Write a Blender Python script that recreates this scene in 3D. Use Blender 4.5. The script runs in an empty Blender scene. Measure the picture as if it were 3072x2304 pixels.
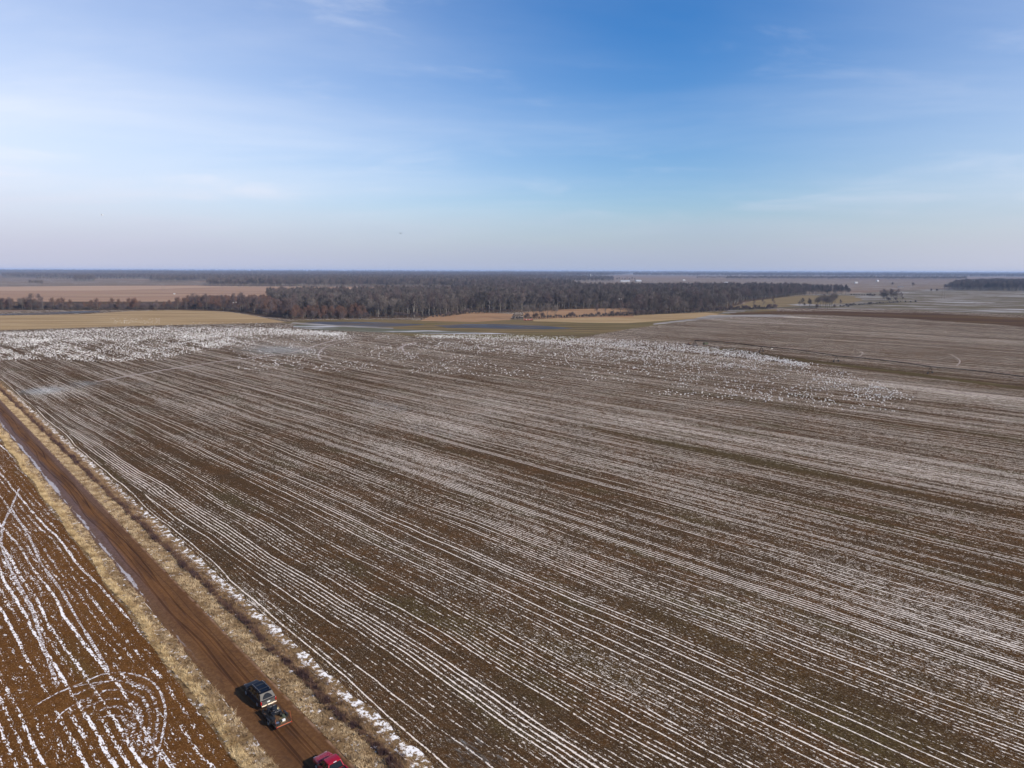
import bpy, bmesh, math, random
import numpy as np
from mathutils import Vector, Matrix
R = math.radians
random.seed(7); rng = np.random.default_rng(11)
scene = bpy.context.scene
C = scene.collection
# ------------------------------------------------------------------ camera
H = 52.0
F_PX, PITCH, ROLL = 710.0, R(9.05), math.atan2(9, 3072)
cam_d = bpy.data.cameras.new("camera"); cam = bpy.data.objects.new("camera", cam_d); C.objects.link(cam)
cam_d.sensor_width = 36.0; cam_d.lens = 36.0*F_PX/1024.0
cam_d.clip_start = 0.5; cam_d.clip_end = 90000.0
cam.matrix_world = Matrix.Translation((0, 0, H)) @ Matrix.Rotation(R(90)-PITCH, 4, 'X') @ Matrix.Rotation(ROLL, 4, 'Z')
scene.camera = cam
# ------------------------------------------------------------------ world, sun, exposure
SUN_AZ, SUN_EL = R(116), R(31)          # measured clockwise from +Y (the view direction)
W = bpy.data.worlds.new("World"); scene.world = W; W.use_nodes = True
SKY_STRENGTH = 0.078
scene.view_settings.view_transform = 'Standard'; scene.view_settings.look = 'None'
scene.view_settings.exposure = 0.45; scene.view_settings.gamma = 1.0
sd = bpy.data.lights.new("sun", 'SUN'); sd.energy = 4.2; sd.angle = R(0.5); sd.color = (1.0, 0.92, 0.79)
sun = bpy.data.objects.new("sun", sd); C.objects.link(sun)
sun.location = (300, -150, 400)
sun.rotation_euler = (R(90)-SUN_EL, 0, R(180)-SUN_AZ)
try:
    scene.cycles.use_denoising = True
    scene.cycles.max_bounces = 6; scene.cycles.diffuse_bounces = 2; scene.cycles.glossy_bounces = 2
    scene.cycles.volume_bounces = 1; scene.cycles.transparent_max_bounces = 6
except Exception: pass

# ------------------------------------------------------------------ node helpers
class N:
    def __init__(s, tree): s.t = tree
    def new(s, typ, **kw):
        n = s.t.nodes.new(typ)
        for k, v in kw.items(): setattr(n, k, v)
        return n
    def put(s, sock, v):
        if hasattr(v, 'is_output') or isinstance(v, bpy.types.NodeSocket): s.t.links.new(v, sock)
        else: sock.default_value = v
    def m(s, op, *a, clamp=False):
        n = s.new('ShaderNodeMath', operation=op); n.use_clamp = clamp
        for i, v in enumerate(a): s.put(n.inputs[i], v)
        return n.outputs[0]
    def add(s, a, b): return s.m('ADD', a, b)
    def sub(s, a, b): return s.m('SUBTRACT', a, b)
    def mul(s, a, b): return s.m('MULTIPLY', a, b)
    def step(s, v, lo, hi):
        n = s.new('ShaderNodeMapRange', interpolation_type='SMOOTHSTEP')
        s.put(n.inputs[0], v); s.put(n.inputs[1], lo); s.put(n.inputs[2], hi); n.inputs[3].default_value = 0; n.inputs[4].default_value = 1
        return n.outputs[0]
    def lin(s, v, lo, hi, a, b):
        n = s.new('ShaderNodeMapRange'); s.put(n.inputs[0], v)
        for i, x in enumerate((lo, hi, a, b)): n.inputs[1+i].default_value = x
        return n.outputs[0]
    def vec(s, x, y, z=0.0):
        n = s.new('ShaderNodeCombineXYZ')
        for i, v in enumerate((x, y, z)): s.put(n.inputs[i], v)
        return n.outputs[0]
    def noise(s, v, scale=1.0, detail=2.0, rough=0.5, dist=0.0):
        n = s.new('ShaderNodeTexNoise'); s.put(n.inputs['Vector'], v)
        n.inputs['Scale'].default_value = scale; n.inputs['Detail'].default_value = detail
        n.inputs['Roughness'].default_value = rough; n.inputs['Distortion'].default_value = dist
        return n.outputs[0]
    def white(s, v):
        n = s.new('ShaderNodeTexWhiteNoise', noise_dimensions='1D'); s.put(n.inputs['W'], v); return n.outputs[0]
    def mix(s, f, a, b):
        n = s.new('ShaderNodeMix', data_type='RGBA'); s.put(n.inputs[0], f)
        for i, v in ((6, a), (7, b)):
            if isinstance(v, tuple): n.inputs[i].default_value = (*v, 1) if len(v) == 3 else v
            else: s.put(n.inputs[i], v)
        return n.outputs[2]
    def pos(s):
        g = s.new('ShaderNodeNewGeometry'); x = s.new('ShaderNodeSeparateXYZ'); s.t.links.new(g.outputs['Position'], x.inputs[0])
        return x.outputs[0], x.outputs[1], x.outputs[2]
    def attr(s, name):
        n = s.new('ShaderNodeAttribute'); n.attribute_name = name; return n.outputs['Fac']

def mat(name, base=(.5, .5, .5), rough=.8, metal=0.0, spec=.3):
    m = bpy.data.materials.new(name); m.use_nodes = True
    n = N(m.node_tree); b = m.node_tree.nodes['Principled BSDF']
    b.inputs['Base Color'].default_value = (*base, 1); b.inputs['Roughness'].default_value = rough
    b.inputs['Metallic'].default_value = metal; b.inputs['Specular IOR Level'].default_value = spec
    return m, n, b
def bump(n, b, h, strength=.5, dist=.05):
    k = n.new('ShaderNodeBump'); k.inputs['Strength'].default_value = strength; k.inputs['Distance'].default_value = dist
    n.put(k.inputs['Height'], h); n.t.links.new(k.outputs[0], b.inputs['Normal'])

# ------------------------------------------------------------------ sky
def build_world():
    n = N(W.node_tree); bg = W.node_tree.nodes['Background']
    sk = n.new('ShaderNodeTexSky'); sk.sky_type = 'NISHITA'; sk.sun_disc = False
    sk.sun_elevation = SUN_EL; sk.sun_rotation = SUN_AZ
    sk.altitude = 60; sk.air_density = 1.15; sk.dust_density = 0.6; sk.ozone_density = 2.5
    tc = n.new('ShaderNodeTexCoord'); sx = n.new('ShaderNodeSeparateXYZ'); W.node_tree.links.new(tc.outputs['Generated'], sx.inputs[0])
    x, y, z = sx.outputs
    zz = n.m('MAXIMUM', n.add(z, .06), .02)
    u = n.m('DIVIDE', x, zz); v = n.m('DIVIDE', y, zz)            # direction mapped on a flat cloud deck
    az = n.m('ARCTAN2', x, y)
    # long cirrus streaks on the deck, thicker to the left
    a1 = n.noise(n.vec(n.mul(n.add(u, n.mul(v, .25)), .5), n.mul(v, .95), 3.1), .6, 7, .58, .3)
    a2 = n.noise(n.vec(n.mul(n.sub(u, n.mul(v, .5)), 1.1), n.mul(v, 1.6), 9.4), 1.3, 6, .62, .3)
    low = n.step(z, .34, .0)
    left = n.step(az, .25, -.75)
    right = n.mul(n.step(az, .2, .7), .42)
    side = n.add(left, right)
    veil = n.add(n.mul(low, .10), n.mul(n.mul(side, n.step(z, .66, .0)), .72))
    streak = n.mul(n.step(a1, .42, .72), n.add(.09, n.mul(side, .10)))
    wisp = n.mul(n.mul(n.step(a2, .50, .80), n.step(z, .12, .35)), .22)
    puff = n.noise(n.vec(n.mul(az, 2.3), n.mul(z, 13.0), 1.7), 2.2, 5, .55, .4)
    puffm = n.mul(n.mul(n.step(puff, .5, .72), n.mul(n.step(z, .03, .08), n.step(z, .2, .10))), .14)
    cov = n.m('MINIMUM', n.add(n.add(veil, streak), n.add(wisp, puffm)), .9)
    cloud = n.mix(n.step(z, .02, .16), (6.6, 6.6, 7.9), (8.9, 9.1, 9.9))
    deep = n.mix(1.0, sk.outputs[0], (1, 1, 1)); 
    hsv = n.new('ShaderNodeHueSaturation'); hsv.inputs['Saturation'].default_value = 1.28
    tint = n.new('ShaderNodeMix', data_type='RGBA', blend_type='MULTIPLY'); tint.inputs[0].default_value = 1; tint.inputs[7].default_value = (.98, 1.08, 1.34, 1); n.put(tint.inputs[6], sk.outputs[0]); n.put(hsv.inputs['Color'], tint.outputs[2])
    c = n.mix(cov, hsv.outputs[0], cloud)
    hor = n.step(n.add(z, n.mul(n.sub(n.noise(n.vec(n.mul(az, 1.6), n.mul(z, 9.), 4.4), 1.5, 4, .55), .5), .05)), .10, .0)
    hc = n.mix(n.step(az, .1, -.7), (3.9, 4.5, 6.3), (5.0, 5.1, 6.5))
    hc = n.mix(n.step(az, .25, .65), hc, (5.2, 5.5, 6.9))
    c = n.mix(n.mul(hor, .78), c, hc)
    W.node_tree.links.new(c, bg.inputs['Color']); bg.inputs['Strength'].default_value = SKY_STRENGTH
build_world()

# ------------------------------------------------------------------ survey helpers
def G(x, y, z=0.0):
    """spot on the terrain that was sighted at (x, y) of the 3072-wide survey photo"""
    x /= 3; y /= 3
    u = x-512; v = y-384; c, s = math.cos(ROLL), math.sin(ROLL)
    u, v = u*c+v*s, -u*s+v*c
    dn = math.cos(PITCH)*v+math.sin(PITCH)*F_PX; fw = math.cos(PITCH)*F_PX-math.sin(PITCH)*v
    k = (H-z)/max(dn, .9)
    return (u*k, fw*k)
def at(px, py, dist):
    """point in the air at a given distance in the sighted direction"""
    x = px/3; y = py/3; u = x-512; v = y-384; c, s = math.cos(ROLL), math.sin(ROLL); u, v = u*c+v*s, -u*s+v*c
    dn = math.cos(PITCH)*v+math.sin(PITCH)*F_PX; fw = math.cos(PITCH)*F_PX-math.sin(PITCH)*v
    d = Vector((u, fw, -dn)).normalized()*dist
    return (d.x, d.y, H+d.z)

def tag(o, label=None, cat=None, group=None, kind=None):
    if label: o['label'] = label
    if cat: o['category'] = cat
    if group: o['group'] = group
    if kind: o['kind'] = kind
    return o
def link(name, me, parent=None):
    o = bpy.data.objects.new(name, me); C.objects.link(o)
    if parent: o.parent = parent
    return o
def empty(name, loc, rz=0.0, label=None, cat=None, group=None, scale=1.0):
    o = bpy.data.objects.new(name, None); C.objects.link(o); o.location = loc; o.rotation_euler = (0, 0, rz)
    o.scale = (scale,)*3; o.empty_display_size = .3
    return tag(o, label, cat, group)
def npmesh(name, verts, faces, material=None, smooth=False):
    """faces: (n,3) or (n,4) int array"""
    me = bpy.data.meshes.new(name); verts = np.asarray(verts, np.float32); faces = np.asarray(faces, np.int32)
    k = faces.shape[1]
    me.vertices.add(len(verts)); me.vertices.foreach_set('co', verts.ravel())
    me.loops.add(faces.size); me.loops.foreach_set('vertex_index', faces.ravel())
    me.polygons.add(len(faces)); me.polygons.foreach_set('loop_start', np.arange(0, faces.size, k, dtype=np.int32))
    me.update(calc_edges=True)
    if material:
        for m_ in (material if isinstance(material, (list, tuple)) else [material]): me.materials.append(m_)
    if smooth: me.polygons.foreach_set('use_smooth', np.ones(len(faces), bool))
    return me
def sheet(name, pts, z, material, kind='structure', label=None, jitter=0.0, sub=1):
    """a flat polygon of ground"""
    P = []
    L = len(pts)
    for i in range(L):
        a, b = pts[i], pts[(i+1) % L]
        for k in range(sub):
            t = k/sub; q = [a[0]*(1-t)+b[0]*t, a[1]*(1-t)+b[1]*t]
            if jitter: q[0] += random.uniform(-jitter, jitter); q[1] += random.uniform(-jitter, jitter)
            P.append((q[0], q[1], z))
    bm = bmesh.new(); vs = [bm.verts.new(p) for p in P]; f = bm.faces.new(vs); bm.normal_update()
    if f.normal.z < 0: f.normal_flip()
    bmesh.ops.triangulate(bm, faces=[f])
    me = bpy.data.meshes.new(name); bm.to_mesh(me); bm.free(); me.materials.append(material)
    o = link(name, me); o['kind'] = kind
    if label: o['label'] = label
    return o
PX = lambda *a: [G(*p) for p in a]

# row and road frames
ROW_AZ, ROAD_AZ = R(-44.0), R(-41.6)
ROAD0 = G(870, 2100)
RT = (math.sin(ROAD_AZ), math.cos(ROAD_AZ)); RN = (math.cos(ROAD_AZ), -math.sin(ROAD_AZ))
def RD(s, w, z=0.0): return (ROAD0[0]+RT[0]*s+RN[0]*w, ROAD0[1]+RT[1]*s+RN[1]*w, z)
def road_sw(x, y): dx, dy = x-ROAD0[0], y-ROAD0[1]; return dx*RT[0]+dy*RT[1], dx*RN[0]+dy*RN[1]
def nrow(n, x, y, az):
    along = n.add(n.mul(x, math.sin(az)), n.mul(y, math.cos(az)))
    across = n.sub(n.mul(x, math.cos(az)), n.mul(y, math.sin(az)))
    return along, across

# ------------------------------------------------------------------ ground materials
def field_material(name, spacing, lw, soil, cov0, chunk, headland=None, fine=1.0, snowcol=(.62, .60, .61), lineamp=1.0, lbase=.12):
    m, n, b = mat(name, rough=1.0, spec=.0)
    x, y, _ = n.pos()
    al, ac = nrow(n, x, y, ROW_AZ)
    if headland:
        rw = n.sub(n.sub(n.mul(x, RN[0]), n.mul(y, -RN[1])), ROAD0[0]*RN[0]+ROAD0[1]*RN[1])
        al2, ac2 = nrow(n, x, y, ROAD_AZ)
        hn = n.noise(n.vec(n.mul(al, .02), 2.0), 1, 2)
        hf = n.m('LESS_THAN', rw, n.add(headland, n.mul(hn, 6)))
        ac = n.add(n.mul(ac, n.sub(1, hf)), n.mul(n.add(ac2, 3.7), hf))
    warp = n.mul(n.sub(n.noise(n.vec(n.mul(al, .03), n.mul(ac, .06)), 1.0, 3), .5), 2.6)
    warp2 = n.mul(n.sub(n.noise(n.vec(n.mul(al, .5), n.mul(ac, .7), 4.0), 1.0, 2), .5), .13)
    acw = n.add(n.add(ac, warp), warp2)
    r = n.m('DIVIDE', acw, spacing); row = n.m('FLOOR', r); fr = n.sub(r, row)
    t = n.sub(1, n.mul(n.m('ABSOLUTE', n.sub(fr, .5)), 2))
    hr = n.white(row)
    wv = n.mul(n.sub(n.noise(n.vec(n.mul(al, 1.6/chunk), n.mul(row, 3.1), 8.8), 1.0, 2, .5), .5), .5)
    pk = n.step(n.add(t, wv), 1-lw*1.5, 1-lw*.55)
    seg = n.noise(n.vec(n.mul(al, .035), n.mul(row, 5.37), 1.3), 1.0, 2, .5)
    dash = n.noise(n.vec(n.mul(al, .75/chunk), n.mul(row, 7.77), 6.1), 1.0, 3, .6)
    sp = n.noise(n.vec(n.mul(al, 2.1/chunk), n.mul(ac, 6.5/chunk), .7), 1.0, 3, .62)
    sp2 = n.noise(n.vec(n.mul(al, .33/chunk), n.mul(ac, 2.2/chunk), 5.7), 1.0, 2, .5)
    broad = n.noise(n.vec(n.mul(al, .012), n.mul(ac, .045), 2.2), 1.0, 5, .62)
    band = n.noise(n.vec(n.mul(al, .004), n.mul(ac, .16), 7.2), 1.0, 3, .6)
    sn = n.mul(n.attr('snow'), n.lin(sp2, .3, .7, .45, 1.0))
    cov = n.add(n.add(cov0, n.mul(n.sub(broad, .5), .44)), n.add(n.mul(n.sub(band, .5), .20), n.mul(sn, .62)))
    line = n.add(n.add(-.06, n.mul(n.m('POWER', hr, 1.8), .50)), n.add(n.mul(n.sub(seg, .5), 1.15), n.mul(n.sub(dash, .5), 1.15)))
    val = n.add(n.mul(n.mul(pk, n.m('MAXIMUM', n.add(line, lbase), -.05)), lineamp), n.mul(n.sub(sp, .5), 1.25*fine))
    val = n.add(val, n.mul(n.sub(sp2, .5), .60))
    val = n.add(val, n.sub(cov, n.mul(n.sub(1, pk), .075)))
    snow = n.step(val, .53, .66)
    thin = n.mul(n.step(n.add(cov, n.mul(n.sub(sp, .5), .25)), .45, .85), .30)
    # soil
    sn1 = n.noise(n.vec(x, y), .07, 5, .65); sn2 = n.noise(n.vec(x, y, 8.), .9, 4, .7)
    c = n.mix(n.step(sn1, .38, .62), soil[0], soil[1])
    c = n.mix(n.mul(n.step(n.noise(n.vec(n.mul(al, .03), n.mul(ac, .12), 31.), 1, 4, .6), .54, .68), .8), c, soil[2])
    c = n.mix(n.mul(n.step(n.attr('green'), .0, 1.0), .85), c, soil[2])
    c = n.mix(n.lin(sn2, .32, .66, .0, .85), c, tuple(v*.50 for v in soil[0]))
    clod = n.noise(n.vec(x, y, 14.), 3.4, 3, .7)
    c = n.mix(n.mul(n.step(clod, .50, .60), .55), c, tuple(v*.42 for v in soil[1]))
    stub = n.mul(n.step(n.noise(n.vec(n.mul(al, 3.), n.mul(ac, 7.), 3.), 1, 2, .6), .55, .68), .75)
    c = n.mix(stub, c, soil[3])
    c = n.mix(thin, c, (.30, .27, .27))
    ice = n.step(n.add(n.attr('ice'), n.mul(n.sub(sp2, .5), 1.2)), .25, .9)
    c = n.mix(n.mul(snow, .95), c, snowcol)
    c = n.mix(n.mul(ice, .42), c, (.30, .34, .35))
    n.t.links.new(c, b.inputs['Base Color'])
    h = n.add(n.mul(n.sub(1, t), .5), n.add(n.mul(sn2, .9), n.mul(snow, .5)))
    bump(n, b, n.add(h, n.mul(clod, .7)), .6, .13)
    n.put(b.inputs['Roughness'], n.lin(ice, 0, 1, .95, .5))
    return m
M_field = field_material('crop_field_soil', .70, .27, [(.070, .041, .020), (.100, .048, .018), (.076, .058, .022), (.24, .175, .11)], .362, .62, headland=6.0, fine=1.25, lineamp=1.0, lbase=.07, snowcol=(.80, .70, .60))
M_left = field_material('left_field_soil', 1.10, .36, [(.165, .070, .020), (.125, .052, .014), (.110, .066, .020), (.27, .15, .065)], .292, 1.0, fine=1.75, snowcol=(.90, .84, .80), lineamp=.95, lbase=.08)

def farm_material(name, c1, c2, c3, scale=.01, streak=.15, az=ROW_AZ, snow=0.0, lo=.4, hi=.62):
    m, n, b = mat(name, rough=1.0, spec=.0)
    x, y, _ = n.pos(); al, ac = nrow(n, x, y, az)
    a = n.noise(n.vec(n.mul(al, scale*.35), n.mul(ac, scale*1.6)), 1, 5, .6)
    s = n.noise(n.vec(n.mul(al, scale*.5), n.mul(ac, streak), 4.), 1, 3, .6)
    c = n.mix(n.step(a, lo, hi), c1, c2); c = n.mix(n.step(s, .48, .66), c, c3)
    f = n.noise(n.vec(x, y, 3.), .5, 3, .7); c = n.mix(n.lin(f, .3, .7, 0, .35), c, tuple(v*.6 for v in c1))
    if snow:
        w = n.step(n.add(n.mul(n.noise(n.vec(n.mul(al, .008), n.mul(ac, .07), 9.), 1, 5, .65), 1.0), n.mul(s, .3)), .90-snow*.5, .98-snow*.5)
        c = n.mix(n.mul(w, .8), c, (.55, .53, .56))
    n.t.links.new(c, b.inputs['Base Color']); bump(n, b, f, .3, .3)
    return m
M_base = farm_material('plain_soil', (.20, .135, .095), (.155, .105, .078), (.25, .185, .13), .0016, .006, snow=.25)
M_pink = farm_material('bare_field_soil', (.33, .205, .135), (.27, .165, .112), (.37, .26, .175), .006, .03, az=R(80))
M_pale = farm_material('pale_field_soil', (.40, .27, .185), (.36, .235, .16), (.45, .32, .22), .004, .03, az=R(80))
M_gold = farm_material('stubble', (.35, .240, .125), (.28, .185, .095), (.41, .30, .17), .02, .10, az=R(86))
M_olive = farm_material('rough_pasture', (.14, .108, .050), (.20, .138, .070), (.10, .072, .040), .018, .09, az=R(80), lo=.4, hi=.6)
M_orange = farm_material('sedge_grass', (.33, .195, .108), (.24, .130, .072), (.37, .25, .145), .03, .2, az=R(85))
M_brownband = farm_material('ploughed_strip', (.080, .044, .024), (.115, .070, .030), (.060, .036, .022), .012, .12, az=R(-72))
M_right = farm_material('weedy_field', (.120, .100, .060), (.160, .125, .080), (.100, .072, .048), .02, .08, az=R(-70), snow=.42)
M_mauve = farm_material('distant_field', (.175, .130, .095), (.21, .155, .11), (.14, .105, .08), .004, .02, az=R(88), snow=.35)
M_olive2 = farm_material('yellowish_grass', (.20, .145, .078), (.15, .115, .062), (.26, .185, .10), .02, .1, az=R(80))
M_wet = farm_material('wet_margin', (.13, .12, .085), (.16, .155, .13), (.095, .10, .06), .02, .08, az=R(85), snow=.5)
M_wood_floor = farm_material('leaf_litter', (.085, .055, .035), (.12, .075, .045), (.06, .045, .035), .03, .1)

def water_material():
    m, n, b = mat('pond_water', (.020, .024, .030), .30, spec=.22)
    x, y, _ = n.pos()
    w = n.noise(n.vec(n.mul(x, .25), n.mul(y, .9)), 1, 3, .6)
    a = n.noise(n.vec(n.mul(x, .012), n.mul(y, .09)), 1, 4, .6)
    c = n.mix(n.step(a, .43, .55), (.022, .023, .029), (.095, .070, .052)); n.t.links.new(c, b.inputs['Base Color'])
    n.put(b.inputs['Roughness'], n.lin(a, .38, .53, .30, .85)); bump(n, b, w, .25, .06)
    return m
M_water = water_material()

def road_material():
    m, n, b = mat('wet_clay_road', rough=.9, spec=.06)
    x, y, _ = n.pos()
    dx = n.sub(x, ROAD0[0]); dy = n.sub(y, ROAD0[1])
    s = n.add(n.mul(dx, RT[0]), n.mul(dy, RT[1])); w = n.add(n.mul(dx, RN[0]), n.mul(dy, RN[1]))
    a = n.noise(n.vec(n.mul(s, .06), n.mul(w, .5)), 1, 5, .6)
    g = n.noise(n.vec(x, y, 2.), 2.2, 6, .72)
    c = n.mix(n.step(a, .35, .65), (.118, .053, .020), (.160, .077, .030))
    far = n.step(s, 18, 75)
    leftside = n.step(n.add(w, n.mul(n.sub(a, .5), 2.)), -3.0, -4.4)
    c = n.mix(n.mul(n.mul(far, leftside), .80), c, (.150, .098, .092))  # wet sheen of the far left half, painted in as lighter mauve-grey
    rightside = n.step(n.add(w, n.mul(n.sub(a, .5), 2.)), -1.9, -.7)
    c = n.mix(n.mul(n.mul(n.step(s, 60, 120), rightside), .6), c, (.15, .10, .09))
    c = n.mix(n.mul(n.step(w, -4.3, -5.7), .45), c, (.16, .09, .045))
    c = n.mix(n.lin(g, .35, .65, 0, .7), c, (.062, .028, .012))
    wp = n.step(n.noise(n.vec(n.mul(s, .22), n.mul(w, .9), 21.), 1, 4, .6), .58, .66)
    c = n.mix(n.mul(wp, .45), c, (.07, .036, .020))
    ruts = None
    wob = n.mul(n.m('SINE', n.mul(s, .12)), n.mul(n.step(s, 8, 24), .48))
    wob = n.add(wob, n.mul(n.sub(n.noise(n.vec(n.mul(s, .035), 0.0), 1, 2), .5), 1.3))
    wob2 = n.mul(n.sub(n.noise(n.vec(n.mul(s, .028), 5.0), 1, 2), .5), 1.8)
    for w0, wb, wid, amp in ((-2.15, wob, .13, 1.0), (-3.75, wob, .15, 1.0), (-2.5, wob2, .10, .75), (-4.05, wob2, .11, .75), (-1.45, wob2, .08, .45), (-3.1, wob, .30, .35)):
        d = n.m('ABSOLUTE', n.sub(n.sub(w, wb), w0 + 0.0))
        k = n.mul(n.step(n.add(d, n.mul(n.sub(g, .5), .10)), wid*1.6, wid*.5), amp)
        ruts = k if ruts is None else n.m('MAXIMUM', ruts, k)
    c = n.mix(n.mul(ruts, .72), c, (.035, .014, .007))
    midw = n.mul(n.step(n.m('ABSOLUTE', n.add(w, 3.0)), 1.5, .9), .35)
    c = n.mix(n.mul(midw, n.step(a, .4, .6)), c, (.19, .080, .025))
    # snow and slush along the left edge
    e = n.noise(n.vec(n.mul(s, .5), n.mul(w, 2.2), 6.), 1, 4, .65)
    e0 = n.m('ABSOLUTE', n.add(w, n.add(5.55, n.mul(n.sub(n.noise(n.vec(n.mul(s, .05), 1.), 1, 3), .5), 1.2))))
    sl = n.mul(n.step(n.sub(n.add(n.add(e, n.mul(n.sub(n.noise(n.vec(n.mul(s, .07), 3.3), 1, 2), .5), .9)), n.mul(n.step(s, 20, 75), .14)), n.mul(e0, .7)), .46, .60), n.step(s, 14, 40))
    c = n.mix(n.mul(sl, .75), c, (.48, .45, .46))
    cl = n.mul(n.step(n.noise(n.vec(x, y, 12.), 2.0, 3, .5), .70, .76), n.step(w, -3.9, -5.2))
    c = n.mix(n.mul(cl, .6), c, (.42, .26, .15))
    edge = n.mul(n.step(w, -.42, -.12), n.step(n.noise(n.vec(n.mul(s, .4), 9.), 1, 3), .42, .55))
    c = n.mix(n.mul(edge, .55), c, (.36, .22, .14))
    n.t.links.new(c, b.inputs['Base Color'])
    n.put(b.inputs['Roughness'], n.lin(n.mul(far, leftside), 0, 1, .85, .62))
    bump(n, b, n.sub(n.mul(g, .5), n.mul(ruts, 1.0)), .6, .10)
    return m
M_road = road_material()

def verge_material(name, w0, w1, snowamt):
    m, n, b = mat(name, rough=1, spec=.0)
    x, y, _ = n.pos(); g = n.noise(n.vec(x, y), 1.3, 5, .7)
    c = n.mix(n.step(g, .35, .65), (.10, .058, .028), (.24, .155, .075))
    w = n.noise(n.vec(x, y, 5.), 1.1, 6, .72); c = n.mix(n.step(w, .60-snowamt, .66-snowamt), c, (.86, .82, .78))
    n.t.links.new(c, b.inputs['Base Color']); bump(n, b, g, .6, .12)
    return m
M_verge = verge_material('verge_turf', 0, 0, .03)
M_fringe = verge_material('snowy_turf', 0, 0, .10)

def track_material(name, c0, thr):
    m, n, b = mat(name, c0, .9, spec=.02)
    x, y, _ = n.pos(); g = n.noise(n.vec(x, y, 7.), 3.2, 5, .70)
    c = n.mix(n.step(g, thr, thr+.12), (.12, .052, .016), c0); n.t.links.new(c, b.inputs['Base Color'])
    return m
M_track = track_material('packed_snow', (.80, .76, .74), .45)
M_trackfar = track_material('slush', (.36, .31, .28), .38)
M_track2 = track_material('broken_snow', (.86, .82, .80), .50)
M_patch = farm_material('thin_snow', (.30, .27, .25), (.15, .12, .09), (.50, .48, .48), .03, .25, az=R(88), lo=.35, hi=.6)
M_ice = track_material('ice_sheet', (.36, .39, .42), .30)
M_mudpatch = track_material('bare_mud', (.10, .062, .035), .2)

# ------------------------------------------------------------------ ground sheets
ground = link('ground', npmesh('ground', [(-24000, -3000, 0), (24000, -3000, 0), (24000, 30000, 0), (-24000, 30000, 0)], [(0, 1, 2, 3)], M_base)); tag(ground, kind='structure')

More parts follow.
